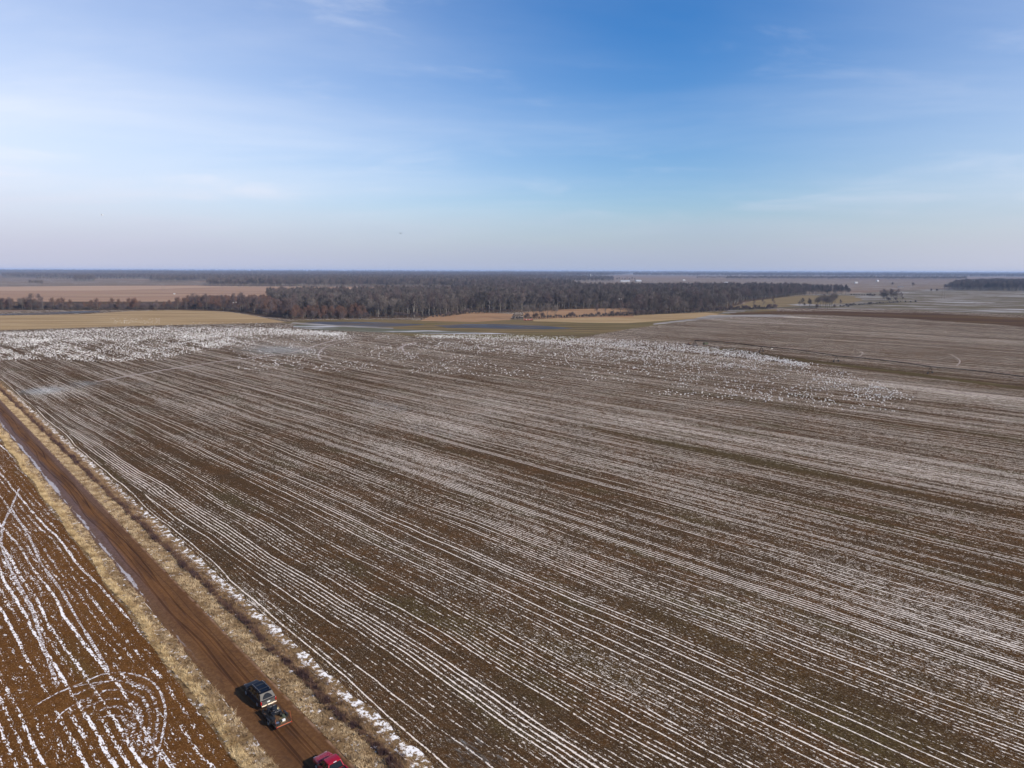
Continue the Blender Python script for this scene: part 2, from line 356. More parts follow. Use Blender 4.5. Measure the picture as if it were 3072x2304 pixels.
blobs = [  # (px, py, half length along rows m, half width across m, attribute, amount)
    (1570, 2170, 12, 2.4, 'snow', .24), (1700, 2290, 9, 2.0, 'snow', .14), (1420, 2260, 5, 3, 'ice', .5), (1900, 2120, 14, 2.0, 'snow', .20),
    (1240, 2080, 8, 2., 'snow', .16), (1480, 1950, 10, 2., 'snow', .12), (1850, 2020, 26, 2.5, 'snow', .14),
    (2850, 1850, 30, 5, 'snow', .20), (2500, 1700, 30, 3, 'snow', .22), (2980, 1950, 20, 4, 'snow', .22), (2300, 1560, 30, 4, 'snow', .12), (2700, 1400, 60, 12, 'snow', .12),
    (2900, 1180, 60, 9, 'snow', .40), (3040, 1215, 50, 8, 'snow', .35), (2750, 1230, 60, 8, 'snow', .20), (2500, 1280, 60, 9, 'snow', .16),
    (1250, 1260, 40, 14, 'snow', .24), (1150, 1215, 26, 8, 'ice', .50), (1290, 1290, 22, 6, 'ice', .42), (1700, 1250, 70, 20, 'snow', .14), (900, 1230, 50, 10, 'snow', .12),
    (2200, 1300, 60, 16, 'snow', .16), (1900, 1180, 60, 20, 'snow', .12), (2000, 1420, 40, 8, 'snow', .15), (1200, 1370, 40, 8, 'snow', .14),
    (130, 1172, 14, 10, 'ice', .9), (160, 1175, 20, 12, 'snow', .4), (420, 1150, 20, 9, 'ice', .35), (260, 1150, 16, 8, 'ice', .6), (560, 1210, 40, 7, 'snow', .14), (640, 1120, 30, 10, 'snow', .2),
    (300, 1330, 20, 2.2, 'snow', .30), (410, 1430, 26, 2.0, 'snow', .26), (520, 1560, 20, 1.5, 'snow', .24), (640, 1740, 14, 1.6, 'snow', .26), (750, 1810, 8, 2.2, 'snow', .35),
    (840, 1050, 40, 26, 'ice', .75), (900, 1040, 60, 30, 'snow', .22), (730, 1020, 40, 20, 'ice', .3), (1080, 975, 30, 22, 'ice', .9), (1180, 980, 60, 30, 'ice', .6),
    (1350, 1005, 70, 20, 'snow', .18), (700, 1005, 60, 20, 'snow', .2), (1700, 1000, 80, 30, 'snow', .14),
    (2100, 950, 120, 30, 'snow', .25), (2350, 950, 60, 12, 'snow', .6), (2900, 1020, 120, 30, 'snow', .10),
    (700, 1430, 22, 4, 'snow', -.25), (820, 1500, 26, 4, 'snow', -.16), (1130, 1700, 26, 5, 'snow', -.12), (1300, 1850, 20, 4, 'snow', -.14), (640, 1620, 30, 3, 'snow', -.16), (900, 1950, 20, 2.5, 'snow', -.12), (1150, 2200, 12, 2, 'snow', -.2), (1300, 2080, 30, 3.2, 'snow', -.26), (450, 1400, 40, 5, 'snow', -.16), (430, 1490, 30, 2.5, 'snow', -.14),
    (2060, 1340, 32, 3.0, 'snow', -.36), (2300, 1390, 44, 4.5, 'snow', -.34), (2520, 1430, 30, 4.5, 'snow', -.28), (2060, 1340, 32, 3.5, 'green', .7), (2300, 1390, 44, 4.5, 'green', .8),
    (2150, 1185, 60, 4, 'snow', -.40), (2150, 1185, 50, 4, 'green', .9), (2600, 1215, 60, 4, 'snow', -.3), (2980, 1305, 24, 3, 'green', 1.), (2980, 1305, 24, 3, 'snow', -.4), (2550, 1250, 50, 4, 'snow', -.25),
    (2550, 1095, 90, 8, 'snow', -.34), (2350, 1070, 60, 9, 'snow', -.34), (2800, 1125, 70, 8, 'snow', -.34), (2550, 1095, 70, 6, 'green', .7), (2960, 1150, 60, 8, 'snow', -.34), (2240, 1048, 50, 10, 'snow', -.3),
    (2500, 1600, 40, 6, 'snow', -.16), (2850, 1600, 50, 7, 'snow', -.18), (2700, 2200, 14, 4, 'green', .7), (2100, 1900, 16, 3, 'green', .6), (2900, 2100, 18, 4, 'green', .5), (1750, 1980, 14, 3, 'green', .8), (1340, 1350, 40, 4, 'snow', -.14),
    (1400, 1130, 90, 14, 'snow', -.12), (1000, 1130, 60, 14, 'snow', -.14), (500, 1120, 40, 12, 'snow', -.10), (1650, 1140, 80, 10, 'snow', -.14),
    (2700, 1040, 160, 26, 'snow', -.08), (2450, 1005, 120, 22, 'snow', -.06),
]
left_blobs = [(350, 2110, 4.0, 3.4, 'snow', -.62), (190, 2090, 2.6, 4, 'snow', -.55), (500, 1900, 34, 3.0, 'snow', -.28), (640, 2150, 12, 3.0, 'snow', -.28), (400, 1750, 34, 2.6, 'snow', -.28), (260, 1560, 40, 2.6, 'snow', -.28), (120, 1300, 40, 10, 'snow', .05),
              (60, 1750, 14, 4, 'snow', .14), (130, 1900, 12, 2.6, 'snow', .14), (60, 1450, 16, 6, 'snow', -.1), (250, 1600, 20, 2.0, 'snow', -.14), (250, 1500, 26, 2.4, 'snow', -.14), (70, 2060, 6, 2.0, 'snow', .12), (220, 2210, 6, 2.2, 'snow', .16), (150, 2230, 6, 1.5, 'snow', .12)]
def grid_field(name, x0, x1, y0, y1, step, material, blist, z):
    xs = np.arange(x0, x1+step, step); ys = np.arange(y0, y1+step, step)
    X, Y = np.meshgrid(xs, ys); nx, ny = len(xs), len(ys)
    V = np.stack([X.ravel(), Y.ravel(), np.full(X.size, z)], 1)
    i = np.arange((ny-1)*(nx)).reshape(ny-1, nx)[:, :-1].ravel()
    me = npmesh(name, V, np.stack([i, i+1, i+nx+1, i+nx], 1), material)
    vals = {k: np.zeros(len(V), np.float32) for k in ('snow', 'green', 'ice')}
    sa, ca = math.sin(ROW_AZ), math.cos(ROW_AZ)
    for px, py, la, lw, k, amt in blist:
        gx, gy = G(px, py); dx, dy = V[:, 0]-gx, V[:, 1]-gy
        a = dx*sa+dy*ca; c = dx*ca-dy*sa
        vals[k] += amt*np.exp(-((a/la)**2+(c/lw)**2)).astype(np.float32)
    for k, v in vals.items():
        at_ = me.attributes.new(k, 'FLOAT', 'POINT'); at_.data.foreach_set('value', v)
    o = link(name, me); tag(o, kind='structure'); return o
grid_field('crop_field', -620, 900, 30, 1010, 3.0, M_field, blobs, .004)

def strip(name, s0, s1, w0, w1, z, material, kind='structure', step=4.0, jit=0.0, label=None):
    S = np.arange(s0, s1+step, step); V = []
    for s in S:
        V.append(RD(s, w0+random.uniform(-jit, jit), z)); V.append(RD(s, w1+random.uniform(-jit, jit), z))
    i = np.arange(0, 2*(len(S)-1), 2)
    o = link(name, npmesh(name, V, np.stack([i, i+1, i+3, i+2], 1), material)); tag(o, label, kind=kind); return o
# left field: everything beyond the left verge
me_left = grid_field('left_field', -420, 40, 20, 470, 1.5, M_left, left_blobs, .010)
me = me_left.data
bm = bmesh.new(); bm.from_mesh(me)
kill = [f for f in bm.faces if road_sw(*f.calc_center_median()[:2])[1] > -8.0]
bmesh.ops.delete(bm, geom=kill, context='FACES'); bm.to_mesh(me); bm.free()
RW = -6.05
strip('verge', -60, 460, RW-3.1, RW+.1, .016, M_verge, jit=.25, label='grass verge along the left side of the clay road')
strip('verge', -60, 460, -.1, 4.9, .016, M_verge, jit=.15, label='grass verge along the right side of the clay road')
strip('verge', -60, 300, 4.8, 6.4, .020, M_fringe, jit=.35, step=2.0, label='snowy fringe between the ditch grass and the crop rows')
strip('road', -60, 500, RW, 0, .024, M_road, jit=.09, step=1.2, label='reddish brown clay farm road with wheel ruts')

# far fields, nearest last (each a few cm above the one below)
def fsheet(name, pts, z, m_, label=None, jit=0): return sheet(name, PX(*pts), z, m_, label=label, jitter=jit, sub=5)
fsheet('field', [(-200, 905), (860, 905), (1000, 872), (1200, 866), (1200, 862), (620, 857), (430, 852), (-200, 868)], .10, M_pink, 'pinkish bare field behind the creek')
fsheet('field', [(-200, 873), (300, 872), (640, 862), (900, 862), (900, 859), (250, 858), (-200, 862)], .14, M_pale, 'pale smooth band across the far bare field')
fsheet('field', [(-200, 862), (330, 857), (620, 856), (640, 848), (430, 842), (60, 833), (-200, 835)], .12, M_mauve, 'mauve field with thin snow streaks far at the left')
fsheet('field', [(1000, 885), (1290, 885), (1290, 865), (1000, 864)], .16, M_pale, 'pale clearing behind the first wood')
fsheet('field', [(1700, 872), (2420, 872), (2700, 870), (3300, 868), (3300, 843), (2500, 841), (2100, 840), (1850, 838), (1680, 842)], .12, M_mauve, 'wide mauve farmland beyond the wood at the right')
fsheet('field', [(2150, 945), (2320, 926), (2440, 925), (2700, 930), (3300, 955), (3300, 868), (2900, 866), (2700, 872), (2560, 880), (2400, 884), (2250, 905)], .16, M_right, 'weedy field with snow streaks at the far right')
fsheet('field', [(2180, 925), (2330, 922), (2560, 908), (2590, 900), (2560, 888), (2480, 886), (2380, 888), (2260, 903)], .20, M_olive2, 'golden grass opening behind the small groves at the right')
fsheet('field', [(-200, 1000), (0, 991), (400, 978), (860, 967), (760, 947), (690, 936), (560, 930), (400, 933), (240, 943), (-200, 950)], .05, M_gold, 'golden stubble field between the creek and the geese')
fsheet('field', [(840, 968), (1250, 1010), (1700, 1020), (1900, 985), (2200, 948), (2330, 938), (2330, 928), (2180, 934), (1900, 946), (1700, 955), (1420, 963), (1130, 958), (900, 960)], .05, M_olive, 'olive rough grass strip in front of the wood')
fsheet('field', [(1260, 963), (1420, 966), (1530, 960), (1540, 942), (1440, 937), (1390, 937), (1300, 945)], .09, M_orange, 'orange sedge hillock in front of the tall trees')
fsheet('field', [(1570, 957), (1800, 953), (1900, 952), (1900, 925), (1800, 926), (1690, 929), (1570, 937)], .09, M_orange, 'orange grass opening behind the dark bushes')
fsheet('field', [(1880, 970), (2080, 956), (2180, 944), (2120, 938), (1800, 948), (1600, 959), (1600, 964), (1740, 968)], .08, M_gold, 'tan grass tongue in front of the right wood')
fsheet('field', [(2180, 940), (2330, 934), (2500, 934), (2800, 941), (3300, 965), (3300, 1000), (3000, 975), (2700, 955), (2400, 943), (2200, 945)], .10, M_brownband, 'dark brown ploughed strip at the far right')
fsheet('pond', [(905, 969), (960, 965), (1080, 966), (1180, 969), (1275, 974), (1210, 979), (1120, 982), (1000, 976), (930, 974)], .10, M_water, 'shallow dark pond at the field edge below the red thicket')
fsheet('pond', [(1300, 977), (1400, 973), (1500, 973), (1620, 977), (1730, 986), (1640, 988), (1520, 988), (1420, 984), (1340, 983)], .10, M_water, 'second shallow pond below the orange hillock')
fsheet('pond', [(-200, 955), (0, 943), (120, 938), (300, 932), (300, 936), (130, 944), (0, 945), (-200, 962)], .10, M_water, 'dark creek water at the far left')
fsheet('wet_margin', [(880, 975), (950, 975), (1100, 984), (1300, 992), (1560, 1003), (1300, 1002), (1150, 998), (950, 990), (880, 982)], .12, M_wet, 'icy wet margin beside the pond')
fsheet('snow_patch', [(2130, 946), (2310, 944), (2390, 949), (2350, 951), (2200, 950), (2100, 960), (1960, 975), (1960, 971), (2080, 956)], .13, M_patch, 'snow line at the edge of the far field')
fsheet('snow_patch', [(880, 967), (1000, 975), (1180, 984), (1180, 987), (1000, 979), (870, 971)], .14, M_patch, 'snow line beside the pond')
fsheet('wood_floor', [(860, 958), (1330, 952), (1400, 940), (1530, 936), (1800, 926), (1900, 945), (2000, 942), (2200, 925), (2230, 906), (2420, 886), (2420, 871), (1700, 873), (1300, 868), (1290, 890), (850, 898), (600, 905), (0, 905), (-200, 910), (-200, 930), (0, 930), (500, 930), (700, 935), (780, 948)], .07, M_wood_floor, 'brown leaf litter under the wood')
for pts in ([(2360, 914), (2400, 912), (2440, 913), (2460, 917), (2400, 918)], [(2590, 888), (2640, 891), (2660, 894), (2560, 893)], [(2410, 858), (2540, 861), (2560, 864), (2420, 864)], [(2910, 905), (2990, 908), (2930, 912)], [(3000, 887), (3090, 888), (3090, 891), (2990, 890)]):
    fsheet('snow_patch', pts, .24, M_patch, 'thin snow lying on the far fields')

# tracks pressed into the fields
def ribbon(name, pxs, width, material, z, label, smooth=6, noise=.12):
    P = [Vector((*G(*p), 0)) for p in pxs]; Q = []
    for i in range(len(P)-1):
        p0 = P[max(i-1, 0)]; p1 = P[i]; p2 = P[i+1]; p3 = P[min(i+2, len(P)-1)]
        for k in range(smooth):
            t = k/smooth
            Q.append(.5*((2*p1)+(-p0+p2)*t+(2*p0-5*p1+4*p2-p3)*t*t+(-p0+3*p1-3*p2+p3)*t**3))
    Q.append(P[-1]); V = []
    for i, q in enumerate(Q):
        d = (Q[min(i+1, len(Q)-1)]-Q[max(i-1, 0)]).normalized(); nn = Vector((-d.y, d.x, 0))
        w = width*.5*(1+random.uniform(-1, 1)*noise*2)
        if i in (0, len(Q)-1): w *= .3
        V += [(*(q+nn*w).xy, z), (*(q-nn*w).xy, z)]
    i = np.arange(0, 2*(len(Q)-1), 2)
    o = link(name, npmesh(name, V, np.stack([i+1, i+3, i+2, i], 1), material)); return tag(o, label, kind='structure')
M_strip = farm_material('pivot_lane', (.085, .062, .024), (.070, .046, .022), (.13, .10, .05), .03, .12, az=R(-38), snow=.05)
ribbon('track', [(2090, 1041), (2282, 1062), (2508, 1093), (2788, 1129), (3072, 1166), (3300, 1198)], 9.0, M_strip, .014, 'dark olive lane below the irrigation pipe', 10, .12)
def z7(*p): return [(a*.4243, 1600+b*.4243) for a, b in p]
LT = [
    ([(58, 1465), (33, 1523), (11, 1570), (5, 1606), (6, 1642), (40, 1725), (89, 1812), (115, 1889), (140, 1969), (174, 2058)], .42, 'long curved snowy wheel track running down the left field'),
    ([(33, 1523), (58, 1563), (94, 1624), (123, 1689), (182, 1770), (221, 1838), (272, 1922), (327, 2012)], .34, 'second snowy wheel track branching off in the left field'),
    (z7((240, 1225), (350, 1160), (450, 1110), (600, 1050), (720, 1000), (850, 985), (960, 1000), (1060, 1040), (1120, 1100), (1160, 1200), (1170, 1300), (1155, 1400), (1125, 1520), (1100, 1700)), .24, 'outer snowy turning loop in the left field'),
    (z7((400, 1135), (520, 1088), (650, 1062), (800, 1045), (900, 1055), (1010, 1110)), .18, 'middle snowy turning arc in the left field'),
    (z7((390, 1340), (420, 1290), (480, 1240), (560, 1200), (650, 1180)), .16, 'inner snowy turning arc in the left field'),
    (z7((1130, 1520), (1180, 1590), (1260, 1700)), .22, 'short snowy spur at the bottom of the turning loop'),
]
for i, (p, w, l) in enumerate(LT): ribbon('track', p, w, M_track, .018+.003*i, l, 8, .22)
loop = z7((450, 1110), (600, 1050), (720, 1000), (850, 985), (960, 1000), (1060, 1040), (1120, 1100), (1160, 1200), (1170, 1300), (1155, 1400), (1125, 1520), (1100, 1640))
for k, (f_, nm) in enumerate(((.86, 'outermost'), (.72, 'second'), (.58, 'third'), (.44, 'fourth'), (.30, 'innermost'))):
    cx, cy = 780*.4243, 1600+1420*.4243
    ribbon('track', [(cx+(x-cx)*f_, cy+(y-cy)*f_) for x, y in loop], .40, M_track2, .040+.003*k, nm+' broken snow arc inside the turning loop', 8, .3)
FT = [
    ([(280, 1147), (420, 1122), (620, 1090), (740, 1075), (870, 1060)], 1.9, 'pale slushy lane crossing the field below the left flock'),
    ([(870, 1060), (935, 1040), (1000, 1022), (1075, 1010)], 2.0, 'pale lane bending towards the pond'),
    ([(965, 1082), (955, 1065), (975, 1042), (1030, 1024), (1110, 1010)], 1.0, 'thin curved track beside the bending lane'),
    ([(1195, 1046), (1215, 1036), (1250, 1026)], 2.2, 'short pale track in the middle of the far field'),
    ([(1207, 1040), (1212, 1055), (1245, 1073)], 1.1, 'hooked pale track in the middle of the far field'),
    ([(1433, 1034), (1440, 1046), (1475, 1057)], 1.1, 'small hooked track among the geese'),
    ([(2572, 1050), (2588, 1058), (2582, 1066), (2568, 1073)], .6, 'curved white track behind the irrigation pipe'),
    ([(2848, 1062), (2868, 1072), (2880, 1085), (2868, 1098)], .6, 'longer curved white track behind the irrigation pipe'),
    ([(2150, 1210), (2300, 1232), (2500, 1262)], .9, 'long pale wheel mark in the right part of the field'),
]
for i, (p, w, l) in enumerate(FT): ribbon('track', p, w, M_trackfar, .03+.004*i, l, 8, .1)

# ------------------------------------------------------------------ dry grass and brush along the road
def blades(name, n, wfun, hmin, hmax, width, col, s0=-30, s1=330, lean=.5, clump=0.0, label=None, hfun=None):
    u = rng.random(n)
    s = s0+(s1-s0)*u**1.35
    w = wfun(rng.random(n), s)
    if clump:
        cs = np.round(s/clump)*clump; k = .55*rng.random(n); s = s*(1-k)+cs*k
    grow = 1+np.clip((s-60)/160, 0, 1.6)
    h = hmin+(hmax-hmin)*rng.random(n)**1.4
    if hfun is not None: h = h*hfun(s, w)
    x = ROAD0[0]+RT[0]*s+RN[0]*w; y = ROAD0[1]+RT[1]*s+RN[1]*w
    an = rng.random(n)*math.tau; wd = width*grow*(.6+.8*rng.random(n))
    lx = rng.normal(0, lean, n)*h; ly = rng.normal(0, lean, n)*h
    V = np.empty((n, 3, 3), np.float32)
    V[:, 0] = np.stack([x-np.cos(an)*wd, y-np.sin(an)*wd, np.full(n, .01)], 1)
    V[:, 1] = np.stack([x+np.cos(an)*wd, y+np.sin(an)*wd, np.full(n, .01)], 1)
    V[:, 2] = np.stack([x+lx, y+ly, h], 1)
    Fc = np.arange(n*3).reshape(n, 3)
    me = npmesh(name, V.reshape(-1, 3), Fc, col)
    a = me.attributes.new('tint', 'FLOAT', 'FACE'); a.data.foreach_set('value', rng.random(n).astype(np.float32))
    o = link(name, me); tag(o, label, 'grass', kind='stuff'); return o
def blade_mat(name, c1, c2, c3):
    m, n, b = mat(name, rough=1.0, spec=.02)
    x, y, _ = n.pos(); t = n.attr('tint'); g = n.noise(n.vec(x, y), .35, 3, .6)
    c = n.mix(t, c1, c2); c = n.mix(n.step(g, .42, .62), c, c3)
    n.t.links.new(c, b.inputs['Base Color']); return m
MB_tan = blade_mat('dry_grass_blades', (.40, .29, .165), (.68, .52, .33), (.27, .18, .10))
MB_gold = blade_mat('golden_grass_blades', (.48, .34, .17), (.78, .60, .35), (.38, .26, .13))
MB_brush = blade_mat('dead_weed_stems', (.11, .062, .045), (.20, .12, .08), (.075, .045, .045))
MB_mid = blade_mat('brown_weed_stems', (.25, .155, .085), (.42, .29, .17), (.15, .09, .055))
def lump(f1, f2, lo=.45):
    return lambda s, w: lo*.6+(1-lo*.6)*np.clip(.42+.6*np.sin(s*f1*1.7+np.sin(s*.31)*2+w*.8)*np.cos(w*f2*1.6+s*.37)+.45*np.sin(s*3.1+w*4+np.sin(w*5)), 0, 1.5)
blades('dry_grass', 110000, lambda r, s: .05+2.75*r, .14, .60, .026, MB_tan, label='tan dry grass between the clay road and the ditch', hfun=lump(.9, 1.4), clump=.7)
blades('ditch_weeds', 60000, lambda r, s: 2.75+1.0*r+.25*np.sin(s*.35), .45, 1.25, .020, MB_brush, label='dark dead weeds standing in the roadside ditch', hfun=lump(.55, .8, .35), clump=1.6, lean=.3)
blades('ditch_weeds', 62000, lambda r, s: 3.6+1.55*r**1.2+.25*np.sin(s*.42+1), .25, .85, .020, MB_mid, label='brown weeds on the field side of the ditch', hfun=lump(.7, 1.0, .4), clump=1.2, lean=.35)
blades('dry_grass', 16000, lambda r, s: 4.9+2.4*r**2.0, .10, .35, .018, MB_tan, label='thin dry grass at the edge of the crop rows', hfun=lump(.8, 1.0))
blades('dry_grass', 85000, lambda r, s: RW-1.55-1.15*r+.3*np.sin(s*.21), .18, .75, .030, MB_gold, label='golden dry grass along the left field', hfun=lump(.8, 1.2), clump=1.1, lean=.6)
blades('dry_grass', 85000, lambda r, s: RW-.10-1.9*r+.3*np.sin(s*.33), .10, .60, .026, MB_tan, label='matted tan grass beside the left edge of the road', hfun=lump(.6, 1.8, .15), clump=1.5, lean=.55)

# ------------------------------------------------------------------ mesh part builder
class MB:
    def __init__(s): s.v = []; s.f = []
    def add(s, vs, fs):
        o = len(s.v); s.v += [tuple(p) for p in vs]; s.f += [tuple(i+o for i in f) for f in fs]; return s
    def box(s, c, d, rot=None):
        x, y, z = (k/2 for k in d); vs = [Vector((a*x, b*y, e*z)) for a in (-1, 1) for b in (-1, 1) for e in (-1, 1)]
        if rot: vs = [Matrix.Rotation(rot[1], 3, rot[0]) @ v for v in vs]
        vs = [v+Vector(c) for v in vs]
        return s.add(vs, [(0, 1, 3, 2), (4, 6, 7, 5), (0, 4, 5, 1), (2, 3, 7, 6), (0, 2, 6, 4), (1, 5, 7, 3)])
    def tube(s, a, b, r1, r2=None, n=8):
        r2 = r1 if r2 is None else r2; a = Vector(a); b = Vector(b); d = (b-a).normalized()
        u = d.orthogonal().normalized(); w = d.cross(u); vs = []
        for p, r in ((a, r1), (b, r2)):
            for i in range(n):
                t = math.tau*i/n; vs.append(p+(u*math.cos(t)+w*math.sin(t))*r)
        return s.add(vs, [(i, (i+1) % n, n+(i+1) % n, n+i) for i in range(n)]+[tuple(range(n))[::-1], tuple(range(n, 2*n))])
    def loft(s, rings):
        n = len(rings[0]); vs = [p for r in rings for p in r]; fs = []
        for k in range(len(rings)-1):
            for i in range(n): fs.append((k*n+i, k*n+(i+1) % n, (k+1)*n+(i+1) % n, (k+1)*n+i))
        fs += [tuple(range(n))[::-1], tuple(range((len(rings)-1)*n, len(rings)*n))]
        return s.add(vs, fs)
    def ball(s, c, r, n=8, m=6):
        rings = []
        for j in range(1, m):
            t = math.pi*j/m; rings.append([Vector(c)+Vector((math.sin(t)*math.cos(math.tau*i/n)*r[0], math.sin(t)*math.sin(math.tau*i/n)*r[1], -math.cos(t)*r[2])) for i in range(n)])
        return s.loft(rings)
    def quad(s, *p): return s.add(p, [tuple(range(len(p)))])
    def build(s, name, material, parent=None, smooth=False, bevel=0):
        me = bpy.data.meshes.new(name); me.from_pydata(s.v, [], s.f); me.update()
        bm = bmesh.new(); bm.from_mesh(me); bmesh.ops.recalc_face_normals(bm, faces=bm.faces)
        if bevel: bmesh.ops.bevel(bm, geom=list(bm.edges), offset=bevel, segments=2, affect='EDGES', clamp_overlap=True)
        bm.to_mesh(me); bm.free(); me.materials.append(material)
        if smooth:
            for p in me.polygons: p.use_smooth = True
        return link(name, me, parent)
def simple(name, c, rough=.5, metal=0., spec=.5, var=.0, vs=3.):
    m, n, b = mat(name, c, rough, metal, spec)
    tc = n.new('ShaderNodeTexCoord'); g = n.noise(tc.outputs['Object'], vs, 4, .6)
    cc = n.mix(n.lin(g, .3, .7, 0, max(var, .25)), c, tuple(v*.7 for v in c)); n.t.links.new(cc, b.inputs['Base Color'])
    return m
def paint(name, c, rough=.18, dirt=.35, dirtc=(.22, .12, .06), dz=.9):
    m, n, b = mat(name, c, rough, 0, .5); b.inputs['Coat Weight'].default_value = .25; b.inputs['Coat Roughness'].default_value = .12
    x, y, z = n.pos(); g = n.noise(n.vec(x, y, z), 5, 5, .65)
    d = n.mul(n.step(n.sub(g, n.mul(z, .30)), .40-dz*.35, .62-dz*.35), dirt)
    n.t.links.new(n.mix(d, c, dirtc), b.inputs['Base Color']); n.put(b.inputs['Roughness'], n.lin(d, 0, .6, rough, .8)); return m

# ------------------------------------------------------------------ vehicles (local +Y is forwards)
def ring(y, hw, z0, z1, r=.16, tuck=.0):
    pts = []
    for cx, cz, a0 in ((hw-r, z1-r, 0), (-hw+r, z1-r, 90), (-hw+r+tuck, z0+r*.6, 180), (hw-r-tuck, z0+r*.6, 270)):
        for k in range(4):
            a = R(a0+30*k); pts.append(Vector((cx+math.cos(a)*r, y, cz+math.sin(a)*r*(1 if a0 < 180 else .6))))
    return pts
M_glass = simple('dark_glass', (.004, .005, .007), .03, 0, .25)
M_tyre = simple('tyre_rubber', (.018, .016, .015), .85, var=.4)
M_rim = simple('alloy', (.42, .42, .43), .3, .8)
M_chrome = simple('chrome', (.40, .36, .32), .3, .9)
M_taillight = simple('red_lens', (.35, .012, .012), .2)
M_white_lens = simple('clear_lens', (.6, .6, .6), .1)
M_trim = simple('black_trim', (.015, .015, .016), .55)
M_plate = simple('plate', (.55, .55, .52), .5)
def wheel(parent, x, y, r=.40, w=.26):
    t = MB(); side = 1 if x > 0 else -1
    rings = []
    for dx, rr in ((-w/2, r*.88), (-w/2+.03, r), (w/2-.03, r), (w/2, r*.88), (w/2, r*.62)):
        rings.append([Vector((x+dx*side, y+math.cos(math.tau*i/20)*rr, r+math.sin(math.tau*i/20)*rr)) for i in range(20)])
    t.loft(rings); o = t.build('wheel', M_tyre, parent, smooth=False)
    k = MB(); k.tube((x+side*(w/2-.05), y, r), (x+side*(w/2+.012), y, r), r*.60, r*.55, 14)
    for i in range(6):
        a = math.tau*i/6; k.box((x+side*(w/2+.02), y+math.cos(a)*r*.3, r+math.sin(a)*r*.3), (.02, .06, r*.5), ('X', -a+R(90)))
    k.build('rim', M_rim, o)
def car_body(parent, mp, L, Wd, belt, cab, hoodz, wheels, gmat=M_glass, bed=False):
    hw = Wd/2; f = L/2; z0 = .38
    b = MB()
    b.loft([ring(-f, hw*.90, z0+.12, belt-.10, .10), ring(-f+.10, hw*.97, z0+.04, belt, .13), ring(-f+.5, hw, z0, belt+.02, .14), ring(-.3, hw, z0, belt+.02, .14),
            ring(cab[3]-.15, hw, z0, belt, .15), ring(cab[3]+.25, hw*.985, z0, hoodz+.02, .2), ring(f-.55, hw*.95, z0, hoodz-.04, .22), ring(f-.22, hw*.88, z0+.03, hoodz-.12, .2), ring(f-.05, hw*.76, z0+.10, hoodz-.24, .14), ring(f, hw*.68, z0+.18, hoodz-.34, .08)])
    body = b.build('body', mp, parent, smooth=False)
    # wheel arches and sills
    a = MB()
    for x in (-1, 1):
        for y in wheels:
            for i in range(9):
                t = R(180*i/8); t2 = R(180*(i+1)/8)
                if i < 8: a.quad((x*(hw+.015), y+math.cos(t)*.50, .40+math.sin(t)*.50), (x*(hw+.015), y+math.cos(t2)*.50, .40+math.sin(t2)*.50), (x*(hw+.015), y+math.cos(t2)*.42, .40+math.sin(t2)*.42), (x*(hw+.015), y+math.cos(t)*.42, .40+math.sin(t)*.42))
        a.box((x*(hw+.03), -.1, .42), (.10, wheels[1]-wheels[0]-1.1, .06))
    a.build('wheel_arch_trim', M_trim, parent)
    # greenhouse: cab = (rear foot y, rear top y, front top y, front foot y, roof z, roof halfwidth)
    ry, rt, ft, fy, rz, rw = cab; bz = belt-.02; bw = hw*.955
    g = MB()
    P = {}
    for k, (x, y, z) in dict(a=(bw, ry, bz), b=(bw, fy, bz), c=(rw, ft, rz-.09), d=(rw, rt, rz-.09)).items():
        P[k] = Vector((x, y, z)); P[k+'m'] = Vector((-x, y, z))
    g.add([P[k] for k in ('a', 'b', 'c', 'd', 'am', 'bm', 'cm', 'dm')], [(0, 1, 2, 3), (4, 7, 6, 5), (0, 3, 7, 4), (1, 5, 6, 2), (3, 2, 6, 7), (0, 4, 5, 1)])
    g.build('cabin', mp, parent, bevel=.03)
    roof = MB(); roof.loft([[Vector((p.x, y, p.z)) for p in ring(0, w_, rz-.13, z_, .05)] for y, w_, z_ in ((rt-.03, rw*.93, rz-.03), (rt+.10, rw*1.0, rz+.01), ((rt+ft)/2, rw*1.01, rz+.03), (ft-.12, rw*1.0, rz), (ft+.03, rw*.94, rz-.05))])
    roof.build('roof', mp, parent)
    def pane(name, q, sh, mt=gmat, off=.035):
        c = sum(q, Vector())/len(q); nn = (q[1]-q[0]).cross(q[2]-q[0]).normalized()
        if nn.dot(c-Vector((0, (ry+fy)/2, belt))) < 0: nn = -nn
        qq = [c+(p-c)*sh for p in q]; m_ = MB(); m_.loft([[p+nn*(off-.03) for p in qq], [p+nn*off for p in qq]])
        return m_.build(name, mt, parent)
    pane('windscreen', [P['b'], P['bm'], P['cm'], P['c']], .90)
    for sgn, sfx in ((1, ''), (-1, 'm')):
        A, B, Cc, D = (P[k+sfx] for k in 'abcd')
        cuts = [0.02, .33, .64, .97]
        for i in range(3):
            t0, t1 = cuts[i]+.015, cuts[i+1]-.015
            q = [A.lerp(B, t0), A.lerp(B, t1), D.lerp(Cc, min(1, t1)), D.lerp(Cc, t0)]
            pane('side_window', q, .88)
    # mirrors, grille, lights, bumpers
    for x in (-1, 1):
        m_ = MB(); m_.box((x*(hw+.13), fy-.35, belt+.09), (.24, .12, .20)); m_.build('wing_mirror', M_trim, parent, bevel=.03)
        h = MB(); h.box((x*hw*.62, f-.13, hoodz-.28), (.34, .14, .17)); h.build('headlight', M_white_lens, parent, bevel=.03)
        for y in wheels: wheel(parent, x*(hw-.14), y)
        for y in (-.25, .85):
            d = MB(); d.box((x*(hw+.012), y, belt-.13), (.03, .17, .035)); d.build('door_handle', M_chrome, parent)
